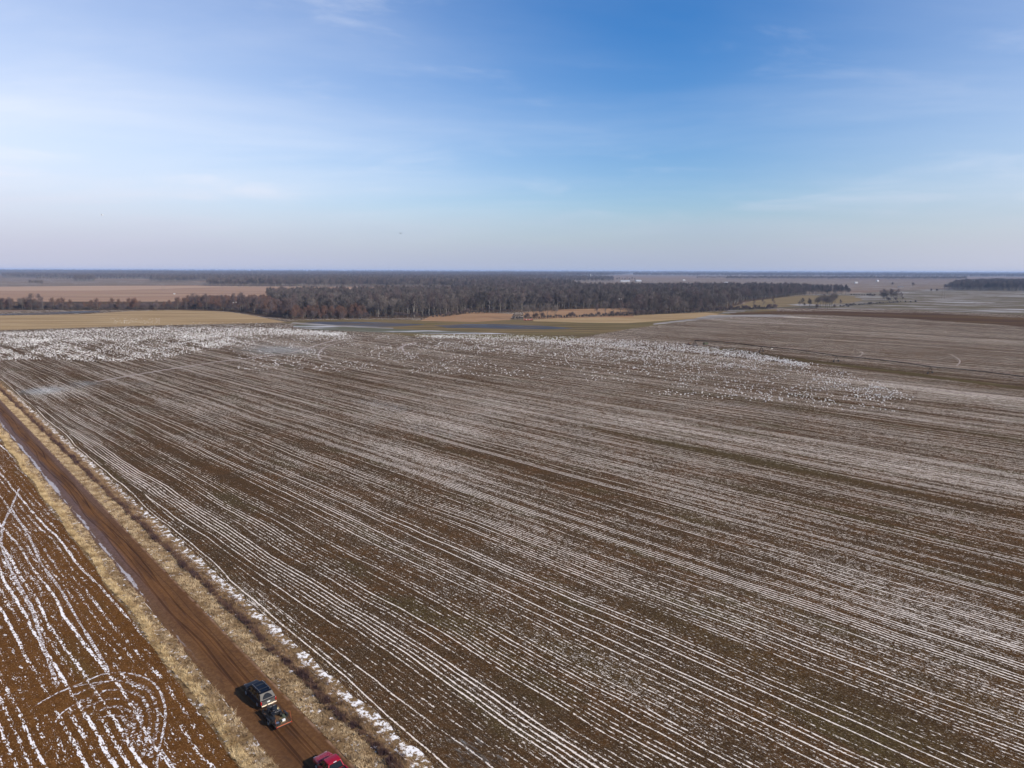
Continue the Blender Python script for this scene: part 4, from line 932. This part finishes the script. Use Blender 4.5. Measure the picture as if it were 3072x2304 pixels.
row([(2240, 904), (2330, 896), (2420, 887)], 12, 10, ['grey_a', 'grey_d', 'grey_b'], 'bare tree at the right end of the wood above the golden opening', 'right end trees of the wood', .9, 1.1)
for x, y, k, s, l in ((2406, 923, 'grey_b', .72, 'single dark narrow tree left of the rounded grove'), (2428, 922, 'grey_d', .62, 'thin forked tree just left of the rounded grove'), (2521, 917, 'grey_d', .5, 'thin bare tree just right of the rounded grove'),
                      (2738, 862, 'grey_c', .95, 'lone round tree standing in the mauve far field'), (2584, 915, 'evergreen', .3, 'tiny dark bush alone on the olive ground right of the grove'), (2545, 922, 'bush', .8, 'small brown bush right of the rounded grove')):
    p = G(x, y); tree(k, p[0], p[1], l, None, s)
row([(2448, 926), (2475, 927), (2508, 924)], 8, 14, ['grey_c', 'scrub', 'grey_a'], 'dark bare tree in the compact rounded grove at the right', 'rounded grove at the right', .85, 1.0)
row([(2450, 924), (2510, 920)], 9, 20, ['grey_c', 'grey_a'], 'dark bare tree in the compact rounded grove at the right', 'rounded grove at the right', .85, 1.05)
row([(2642, 900), (2668, 903), (2696, 901)], 9, 16, ['grey_c', 'scrub', 'grey_d'], 'bare tree in the oblong grove on the weedy right field', 'oblong grove on the right field', .85, 1.1)
row([(2650, 897), (2690, 897)], 10, 20, ['grey_c', 'grey_d'], 'bare tree in the oblong grove on the weedy right field', 'oblong grove on the right field', .9, 1.15)
row([(2702, 899), (2714, 898)], 9, 6, ['grey_d', 'scrub'], 'small bare tree just right of the oblong grove', 'pair right of the oblong grove', .6, .8)
row([(2552, 886), (2600, 888), (2628, 890)], 7, 12, ['scrub', 'bush'], 'low hedge shrub between the tree row and the oblong grove', 'hedge shrubs right of the tree row', .9, 1.3, 'shrub', 'shrub')
row([(2418, 884), (2480, 884), (2545, 885)], 7, 22, ['grey_b', 'pale', 'grey_d'], 'slender bare tree in the open row beyond the golden opening', 'open tree row at the right', .9, 1.1)
row([(2672, 861), (2694, 861)], 14, 30, ['grey_c', 'grey_a'], 'bare tree of the far farmyard clump on the mauve field', 'farmyard clump', .85, 1.1)
row([(2792, 874), (2828, 874)], 12, 10, ['scrub', 'grey_c'], 'dark low tree in the round clump beside the right far wood', 'round clump by the right far wood', .9, 1.2)
row([(2830, 871), (2950, 872), (3090, 874)], 22, 20, ['grey_a', 'grey_c', 'grey_b'], 'bare tree at the front of the far right wood', 'front trees of the far right wood', .9, 1.15)
row([(90, 856), (130, 858)], 16, 60, ['grey_c', 'grey_a'], 'dark tree in the small wood patch alone on the far left field', 'wood patch on the far left field', .9, 1.2)
row([(2520, 922), (2560, 918), (2700, 908), (2760, 908)], 8, 14, ['bush'], 'low scrub along the boundary right of the groves', 'low boundary scrub', .6, 1.2, 'shrub', 'shrub')
print('individual trees', sum(1 for o in C.objects if o.name.split('.')[0] in ('tree', 'shrub')))
T3 = [first['grey_a'], first['grey_b'], first['grey_c'], first['grey_d'], first['pale'], first['grey_a'], first['grey_c'], first['grey_b']]
# --- woods that read as one mass
scatter('woodland', fill(PX((900, 950), (1120, 950), (1330, 947), (1300, 890), (850, 896), (800, 905)), 62), T3, .62, 1.2, 'dense bare wood behind the red thicket and the pond')
scatter('woodland', fill(PX((1330, 947), (1400, 936), (1540, 934), (1690, 926), (1900, 923), (1910, 944), (2030, 939), (2180, 928), (2230, 903), (2420, 884), (2420, 876), (2300, 873), (2000, 874), (1700, 876), (1500, 878), (1290, 892)), 78), T3, .62, 1.25, 'broad grey-brown wood filling the middle distance')
scatter('woodland', fill(PX((620, 859), (900, 862), (1210, 863), (1350, 868), (1500, 876), (1750, 872), (1700, 858), (1500, 846), (1000, 843), (630, 846)), 330), T3, 1.0, 1.35, 'long bare wood behind the pink fields')
scatter('woodland', line_pts([(620, 858), (900, 861), (1210, 862)], 8, 30), T3, .9, 1.15, 'front edge of the long wood behind the pink fields')
scatter('woodland', fill(PX((2400, 886), (2470, 885), (2548, 886), (2540, 872), (2400, 870)), 260), T3, .6, 1.0, 'thin open end of the wood at the right', 'trees')
scatter('woodland', line_pts([(2395, 924), (2440, 923)], 9, 20), T3, .4, .7, 'few thin trees left of the rounded grove', 'trees')
scatter('thicket', fill(PX((560, 926), (700, 930), (800, 944), (880, 955), (1100, 956), (1090, 925), (860, 908), (640, 909), (560, 912)), 38), [first['willow'], first['scrub'], first['willow']], .8, 1.3, 'tangled reddish thicket between the stubble and the pond', 'thicket')
scatter('thicket', line_pts([(-60, 929), (300, 929), (580, 926)], 2.2, 26), [first['scrub'], first['bush'], first['willow'], first['scrub']], .75, 1.5, 'low tangled undergrowth along the creek', 'thicket')
scatter('thicket', line_pts([(1130, 954), (1330, 952), (1400, 942), (1540, 938)], 4, 10), [first['bush'], first['scrub']], .6, 1.1, 'undergrowth at the foot of the middle wood', 'thicket')
scatter('thicket', line_pts([(1540, 957), (1700, 954), (1900, 948), (2190, 932), (2330, 926)], 3.2, 9), [first['bush'], first['scrub']], .6, 1.15, 'undergrowth along the right wood edge', 'thicket')
def farwood(front, back, spacing, depth, label, s0=1.0, s1=1.3):
    scatter('woodland', line_pts([(x, front(x) if callable(front) else front) for x in range(back[0], back[1]+1, 60)], spacing, depth), T3, s0, s1, label)
def deep(pxs, area, label, s0=1.0, s1=1.35): scatter('woodland', fill(PX(*pxs), area), T3, s0, s1, label)
deep([(10, 834), (200, 836), (460, 838), (520, 826), (0, 820)], 420, 'distant tree belt at the far left')
deep([(0, 821), (520, 826), (520, 818), (0, 815)], 3000, 'farther tree belt behind the far left one', 1.5, 2.2)
farwood(841, (110, 460), 14, 60, 'scattered distant trees at the far left', .7, 1.1)
deep([(225, 845), (285, 846), (285, 838), (225, 838)], 350, 'small dense wood left of the long wood')
deep([(450, 846), (560, 848), (640, 838), (640, 826), (450, 830)], 420, 'distant wood left of the long wood')
deep([(600, 845), (1500, 852), (1650, 838), (1700, 832), (1400, 828), (600, 826)], 700, 'distant hazy woodland beyond the long wood', 1.0, 1.5)
deep([(500, 827), (1800, 831), (1900, 823), (500, 818)], 2600, 'farther hazy woodland', 1.4, 2.0)
deep([(-60, 816), (900, 819), (3150, 825), (3150, 821), (900, 816.5), (-60, 813.5)], 26000, 'woodland fading into haze below the horizon', 2.2, 3.2)
deep([(1900, 829), (3150, 834), (3150, 825), (1900, 822)], 5200, 'hazy woodland far at the right', 1.4, 2.0)
farwood(841, (2180, 2900), 5, 260, 'dark belt of trees beyond the right farmland', 1.1, 1.45)
farwood(838, (2090, 2240), 9, 260, 'thin tree belt left of the dark belt', .9, 1.2)
deep([(2840, 871), (3150, 875), (3150, 856), (2990, 852), (2880, 858)], 190, 'wood at the far right edge')
deep([(1620, 846), (1840, 848), (1840, 836), (1700, 832)], 900, 'distant trees around the white building', .8, 1.2)
farwood(843, (1850, 1950), 14, 60, 'trees around the far barns', .8, 1.1)

# ------------------------------------------------------------------ geese
M_goose = simple('white_plumage', (.86, .85, .82), .8); M_gblack = simple('black_wing_tip', (.02, .02, .02), .7); M_bill = simple('pink_bill', (.55, .22, .17), .5)
def goose_mesh():
    b = MB()
    b.loft([[Vector((math.cos(t)*w, y, z+math.sin(t)*h)) for t in [math.tau*i/7 for i in range(7)]] for y, w, h, z in ((-.36, .03, .03, .34), (-.24, .10, .08, .33), (-.05, .15, .13, .31), (.14, .13, .13, .32), (.25, .07, .08, .36))])
    b.loft([[Vector((math.cos(t)*r_, y+math.sin(t)*r_*.6, z)) for t in [math.tau*i/5 for i in range(5)]] for y, z, r_ in ((.20, .34, .06), (.27, .46, .04), (.30, .56, .035), (.33, .64, .045), (.37, .69, .03))])
    nw = len(b.f)
    b.box((.10, -.30, .35), (.05, .22, .05)); b.box((-.10, -.30, .35), (.05, .22, .05)); nb = len(b.f)
    b.add([(-.02, .38, .66), (.02, .38, .66), (0, .37, .62), (0, .46, .64)], [(0, 1, 3), (1, 2, 3), (2, 0, 3), (0, 2, 1)])
    b.tube((.05, 0, .2), (.05, 0, 0), .014, n=3); b.tube((-.05, 0, .2), (-.05, 0, 0), .014, n=3)
    me = bpy.data.meshes.new('snow_goose'); me.from_pydata(b.v, [], b.f); me.update()
    for m_ in (M_goose, M_gblack, M_bill): me.materials.append(m_)
    for i, p in enumerate(me.polygons): p.material_index = 0 if i < nw else (1 if i < nb else 2)
    return me
ME_goose = goose_mesh()
def band_pts(top, bot, n, bias=1.0):
    """points between two sighted lines, denser at the top line"""
    tx = [p[0] for p in top]; ty = [p[1] for p in top]; bx = [p[0] for p in bot]; by = [p[1] for p in bot]
    x = tx[0]+(tx[-1]-tx[0])*rng.random(n); t = rng.random(n)**bias
    y0 = np.interp(x, tx, ty); y1 = np.interp(x, bx, by); y = y0+(y1-y0)*t
    y = y+rng.normal(0, 2.2, n); x = x+rng.normal(0, 14, n)
    return [(a, b_) for a, b_ in zip(x, y)]
def patchy(L, sx, sy, thr, seed):
    r = np.random.default_rng(seed); ph = r.random((6, 3))*math.tau; out = []
    for x, y in L:
        v = sum(math.sin(x/sx*(1+.6*i)+y/sy*(.7+.5*i)*(1 if i % 2 else -1)+ph[i][0]) for i in range(5))/5
        if v+rng.normal(0, .25) > thr: out.append((x, y))
    return out
gp = []
gp += band_pts([(-30, 1000), (200, 992), (400, 985), (600, 983), (850, 987), (1030, 1001)], [(-30, 1032), (200, 1024), (400, 1018), (600, 1012), (850, 1003), (1030, 1006)], 6800, 1.3)
gp += patchy(band_pts([(-30, 1020), (200, 1015), (500, 1010), (700, 1006)], [(-30, 1080), (150, 1078), (300, 1086), (450, 1084), (560, 1060), (700, 1032)], 7500, 1.1), 40, 9, -.10, 1)
gp += patchy(band_pts([(500, 1000), (860, 998), (1060, 1004)], [(500, 1060), (860, 1030), (1000, 1020)], 1500, 1.3), 50, 8, -.05, 2)
gp += band_pts([(1260, 1008), (1500, 1006), (1700, 1012), (1900, 1022), (2050, 1034), (2250, 1058), (2420, 1096)], [(1260, 1009), (1500, 1022), (1700, 1032), (1900, 1045), (2050, 1056), (2250, 1070), (2420, 1098)], 3500)
gp += patchy(band_pts([(1300, 1010), (1700, 1020), (2050, 1045), (2300, 1078)], [(1300, 1045), (1700, 1070), (2050, 1095), (2300, 1115)], 3400, 1.4), 60, 8, -.1, 3)
gp += patchy(band_pts([(1850, 1040), (2150, 1075), (2400, 1095), (2550, 1120), (2720, 1190)], [(1850, 1090), (2000, 1150), (2150, 1200), (2400, 1205), (2720, 1200)], 2000, 1.1), 55, 16, -.02, 4)
gp += patchy(band_pts([(700, 1035), (1200, 1030), (1900, 1045)], [(700, 1110), (1200, 1115), (1900, 1150)], 2200, 1.2), 70, 16, .02, 5)
gp += patchy(band_pts([(1000, 1005), (1220, 1003)], [(1000, 1020), (1220, 1025)], 150), 40, 9, .1, 6)
gp += patchy(band_pts([(1950, 1178), (2300, 1160), (2700, 1215)], [(1950, 1182), (2300, 1215), (2700, 1240)], 300), 60, 9, .12, 7)
gp += [(330+150*rng.random(), 955+17*rng.random()) for _ in range(75)]+[(560+230*rng.random(), 968+11*rng.random()) for _ in range(40)]+[(500+420*rng.random(), 974+9*rng.random()) for _ in range(90)]
GP = np.array([G(*p) for p in gp]); dist = np.hypot(GP[:, 0], GP[:, 1]); order = np.argsort(dist); GP = GP[order]
inview = np.abs(GP[:, 0]/GP[:, 1]) < .715; near = np.where(inview)[0][:300]; mask = np.zeros(len(GP), bool); mask[near] = True
g0 = link('snow_goose', ME_goose); g0.location = (*GP[near[0]], .02); tag(g0, 'white snow goose standing in the thin nearest part of the flock', 'goose', 'snow geese in the nearest part of the flock'); g0.rotation_euler.z = 1.1
for k in near[1:]:
    o = g0.copy(); C.objects.link(o); o.location = (GP[k][0], GP[k][1], .02); o.rotation_euler.z = random.gauss(2.0, 1.0); s = random.uniform(.85, 1.1); o.scale = (s, s, s)
g0.scale = (1.0,)*3
scatter('snow_goose_flock', GP[~mask], [g0], .80, 1.1, 'vast flock of white snow geese resting across the far side of the field', 'geese')
# birds in the air
def flyer(name, p, c1, c2, span, label, cat, rz):
    b = MB(); b.loft([[Vector((math.cos(t)*w, y, math.sin(t)*w)) for t in [math.tau*i/7 for i in range(7)]] for y, w in ((-.42, .01), (-.3, .05), (0, .09), (.25, .06), (.34, .045), (.44, .01))])
    for k in range(len(b.v)): b.v[k] = tuple(q*span for q in b.v[k])
    r = empty(name, p, rz, label, cat); b.build('body', c1, r)
    for s in (-1, 1):
        w = MB(); A = [(s*.05, .12, .02), (s*.28, .10, .16), (s*.52, -.02, .22), (s*.26, -.10, .14), (s*.05, -.12, .02)]
        w.loft([[Vector(q)*span for q in A], [Vector((q[0], q[1], q[2]-.015))*span for q in A]]); w.build('wing', c2, r)
    return r
flyer('crow', at(1202, 700, 200), M_black, M_black, .9, 'dark bird flying alone just above the centre-left horizon', 'bird', .6)
flyer('goose', at(306, 645, 250), M_goose, M_goose, 1.0, 'tiny white bird flying high over the left horizon', 'bird', 1.9)
flyer('goose', at(2316, 1046, 330), M_goose, M_goose, 1.1, 'white goose gliding just above the irrigation pipe', 'bird', 1.5)
flyer('goose', at(700, 908, 560), M_goose, M_goose, 1.3, 'left of two white geese flying past the reddish thicket', 'bird', 1.7)
flyer('goose', at(708, 907, 560), M_goose, M_goose, 1.3, 'right of two white geese flying past the reddish thicket', 'bird', 1.5)
flyer('goose', at(1858, 897, 560), M_goose, M_goose, 1.4, 'left of two white geese flying in front of the dark wood', 'bird', 1.7)
flyer('goose', at(1864, 897, 560), M_goose, M_goose, 1.4, 'right of two white geese flying in front of the dark wood', 'bird', 1.4)

# ------------------------------------------------------------------ far buildings, poles and machinery
M_wall = simple('white_boards', (.52, .51, .49), .9, 0, .1); M_roof = simple('pale_tin_roof', (.55, .55, .56), .4, .3); M_droof = simple('dark_roof', (.12, .10, .10), .8); M_grey = simple('grey_shed', (.30, .30, .31), .6); M_redw = simple('red_paint_dull', (.42, .06, .04), .6)
def house(px, py, L, Wd, h, rh, wall, roof, label, rz=0.0, name='house', cat='house', extra=None):
    x, y = G(px, py); r = empty(name, (x, y, 0), rz, label, cat)
    b = MB(); b.box((0, 0, h/2), (L, Wd, h)); b.add([(-L/2, -Wd/2, h), (-L/2, Wd/2, h), (-L/2, 0, h+rh*.97), (L/2, -Wd/2, h), (L/2, Wd/2, h), (L/2, 0, h+rh*.97)], [(0, 1, 2), (3, 5, 4), (0, 2, 5, 3), (1, 4, 5, 2)]); b.build('wall', wall, r)
    t = MB(); o = .5
    for s in (-1, 1): t.add([(-L/2-o, s*(Wd/2+o), h-.2), (L/2+o, s*(Wd/2+o), h-.2), (L/2+o, 0, h+rh+.15), (-L/2-o, 0, h+rh+.15), (-L/2-o, s*(Wd/2+o), h-.05), (L/2+o, s*(Wd/2+o), h-.05), (L/2+o, 0, h+rh+.32), (-L/2-o, 0, h+rh+.32)], [(0, 1, 2, 3), (4, 7, 6, 5), (0, 4, 5, 1), (3, 2, 6, 7), (0, 3, 7, 4), (1, 5, 6, 2)])
    t.build('roof', roof, r)
    for k in range(3):
        w = MB(); w.box((-L*.3+k*L*.3, -Wd/2-.03, h*.5), (1.4, .08, h*.4)); w.build('window' if k != 1 else 'door', M_droof, r)
    if extra: extra(r)
    return r
def spire(r):
    b = MB(); b.box((0, 0, 12), (5, 5, 14)); b.tube((0, 0, 19), (0, 0, 38), 3.2, .2, 8); b.build('steeple', M_wall, r)
house(1366, 831, 40, 16, 7, 5, M_wall, M_wall, 'white house in the distant trees left of the church-like building', .2)
house(1772, 835, 52, 18, 9, 6, M_wall, M_roof, 'large white building with a thin spire in the distant trees', .1, 'church', 'church', spire)
house(1530, 858, 14, 8, 3, 2, M_wall, M_wall, 'small white building half hidden in the middle of the wood', .1, 'house', 'house')
house(1875, 846, 44, 14, 5, 3, M_wall, M_roof, 'long pale barn at the left of the far farmyard', .05, 'barn', 'barn')
house(1915, 846, 26, 16, 6, 4, M_grey, M_roof, 'grey barn at the right of the far farmyard', .2, 'barn', 'barn')
house(2052, 843, 12, 9, 4.5, 3, M_wall, M_wall, 'small white house alone on the mauve far field')
house(2178, 851, 12, 9, 4, 3, M_wall, M_roof, 'small pale shed behind the middle of the wood', .3, 'shed', 'shed')
house(2568, 851, 12, 10, 5, 3, M_wall, M_wall, 'bright white farmhouse beyond the open tree row')
house(2632, 845, 15, 10, 5, 4, M_wall, M_roof, 'white gabled house near the dark tree belt at the right', .5)
house(2702, 862, 18, 6, 2.5, 1.5, M_grey, M_droof, 'low dark shed beside the farmyard clump', 0, 'shed', 'shed')
x, y = G(523, 883)
g = empty('pump_house', (x, y, 0), .2, 'tiny white hut alone on the pinkish field behind the creek', 'hut'); b = MB(); b.box((0, 0, 1.0), (3.4, 2.2, 2.0)); b.build('wall', M_wall, g); b = MB(); b.box((0, 0, 2.15), (3.9, 2.7, .25)); b.build('roof', M_roof, g)
for i, px in enumerate((2915, 2922)):
    x, y = G(px, 862); r = empty('silo', (x, y, 0), 0, ('left' if i == 0 else 'right')+' of the two white silos behind the far right wood', 'silo')
    b = MB(); b.tube((0, 0, 0), (0, 0, 22), 3.5, n=14); b.build('drum', M_wall, r); b = MB(); b.tube((0, 0, 22), (0, 0, 25.5), 3.6, .4, 14); b.build('cap', M_roof, r)
x, y = G(1584, 962)
r = empty('farm_wagon', (x, y, .1), .1, 'long low red and white implement parked in front of the dark bushes', 'farm implement')
b = MB(); b.box((0, 0, .8), (9.5, 1.8, .45)); b.build('chassis', M_redw, r)
for k in range(5): b = MB(); b.tube((-3.8+k*1.9, -.1, 1.02), (-3.8+k*1.9, -.1, 1.6), .42, .3, 10); b.build('hopper', M_wall if k % 2 else M_redw, r)
for k in (-3, 3):
    for s in (-.8, .8): b = MB(); b.tube((k, s-.12, .45), (k, s+.12, .45), .45, n=12); b.build('wheel', M_pivtyre, r)
M_pole = simple('weathered_pole', (.20, .17, .15), .9)
def hframe(px, py, h, label, rz=0.0):
    x, y = G(px, py); r = empty('power_pole', (x, y, 0), rz, label, 'power pole'); b = MB()
    for s in (-2.6, 2.6): b.tube((s, 0, 0), (s, 0, h), .24, .16, 6)
    b.build('post', M_pole, r); b = MB(); b.box((0, 0, h-1.6), (11, .25, .3)); b.tube((-2.6, 0, h*.55), (2.6, 0, h*.8), .09); b.tube((2.6, 0, h*.55), (-2.6, 0, h*.8), .09); b.build('crossarm', M_pole, r)
    b = MB()
    for s in (-5, 0, 5): b.tube((s, 0, h-1.7), (s, 0, h-2.7), .14)
    b.build('insulator', M_grey, r)
hframe(2829, 897, 19, 'twin-legged power pole on the weedy field at the right')
hframe(490, 872, 20, 'twin-legged power pole on the pink field at the left')
hframe(664, 873, 27, 'tall power pole in front of the long wood', .2)
hframe(15, 860, 20, 'power pole at the far left edge of the fields')

# ------------------------------------------------------------------ haze
M_haze = bpy.data.materials.new('haze'); M_haze.use_nodes = True; nt = M_haze.node_tree; nt.nodes.remove(nt.nodes['Principled BSDF'])
pv = nt.nodes.new('ShaderNodeVolumePrincipled'); pv.inputs['Color'].default_value = (.48, .64, .95, 1); pv.inputs['Density'].default_value = 5.0e-5; pv.inputs['Anisotropy'].default_value = .0
nt.links.new(pv.outputs[0], nt.nodes['Material Output'].inputs['Volume'])
b = MB(); b.box((0, 13450, 37.0), (48400, 33300, 76.0)); hz = b.build('haze', M_haze); hz['kind'] = 'stuff'; hz['label'] = 'thin blue winter haze over the plain'
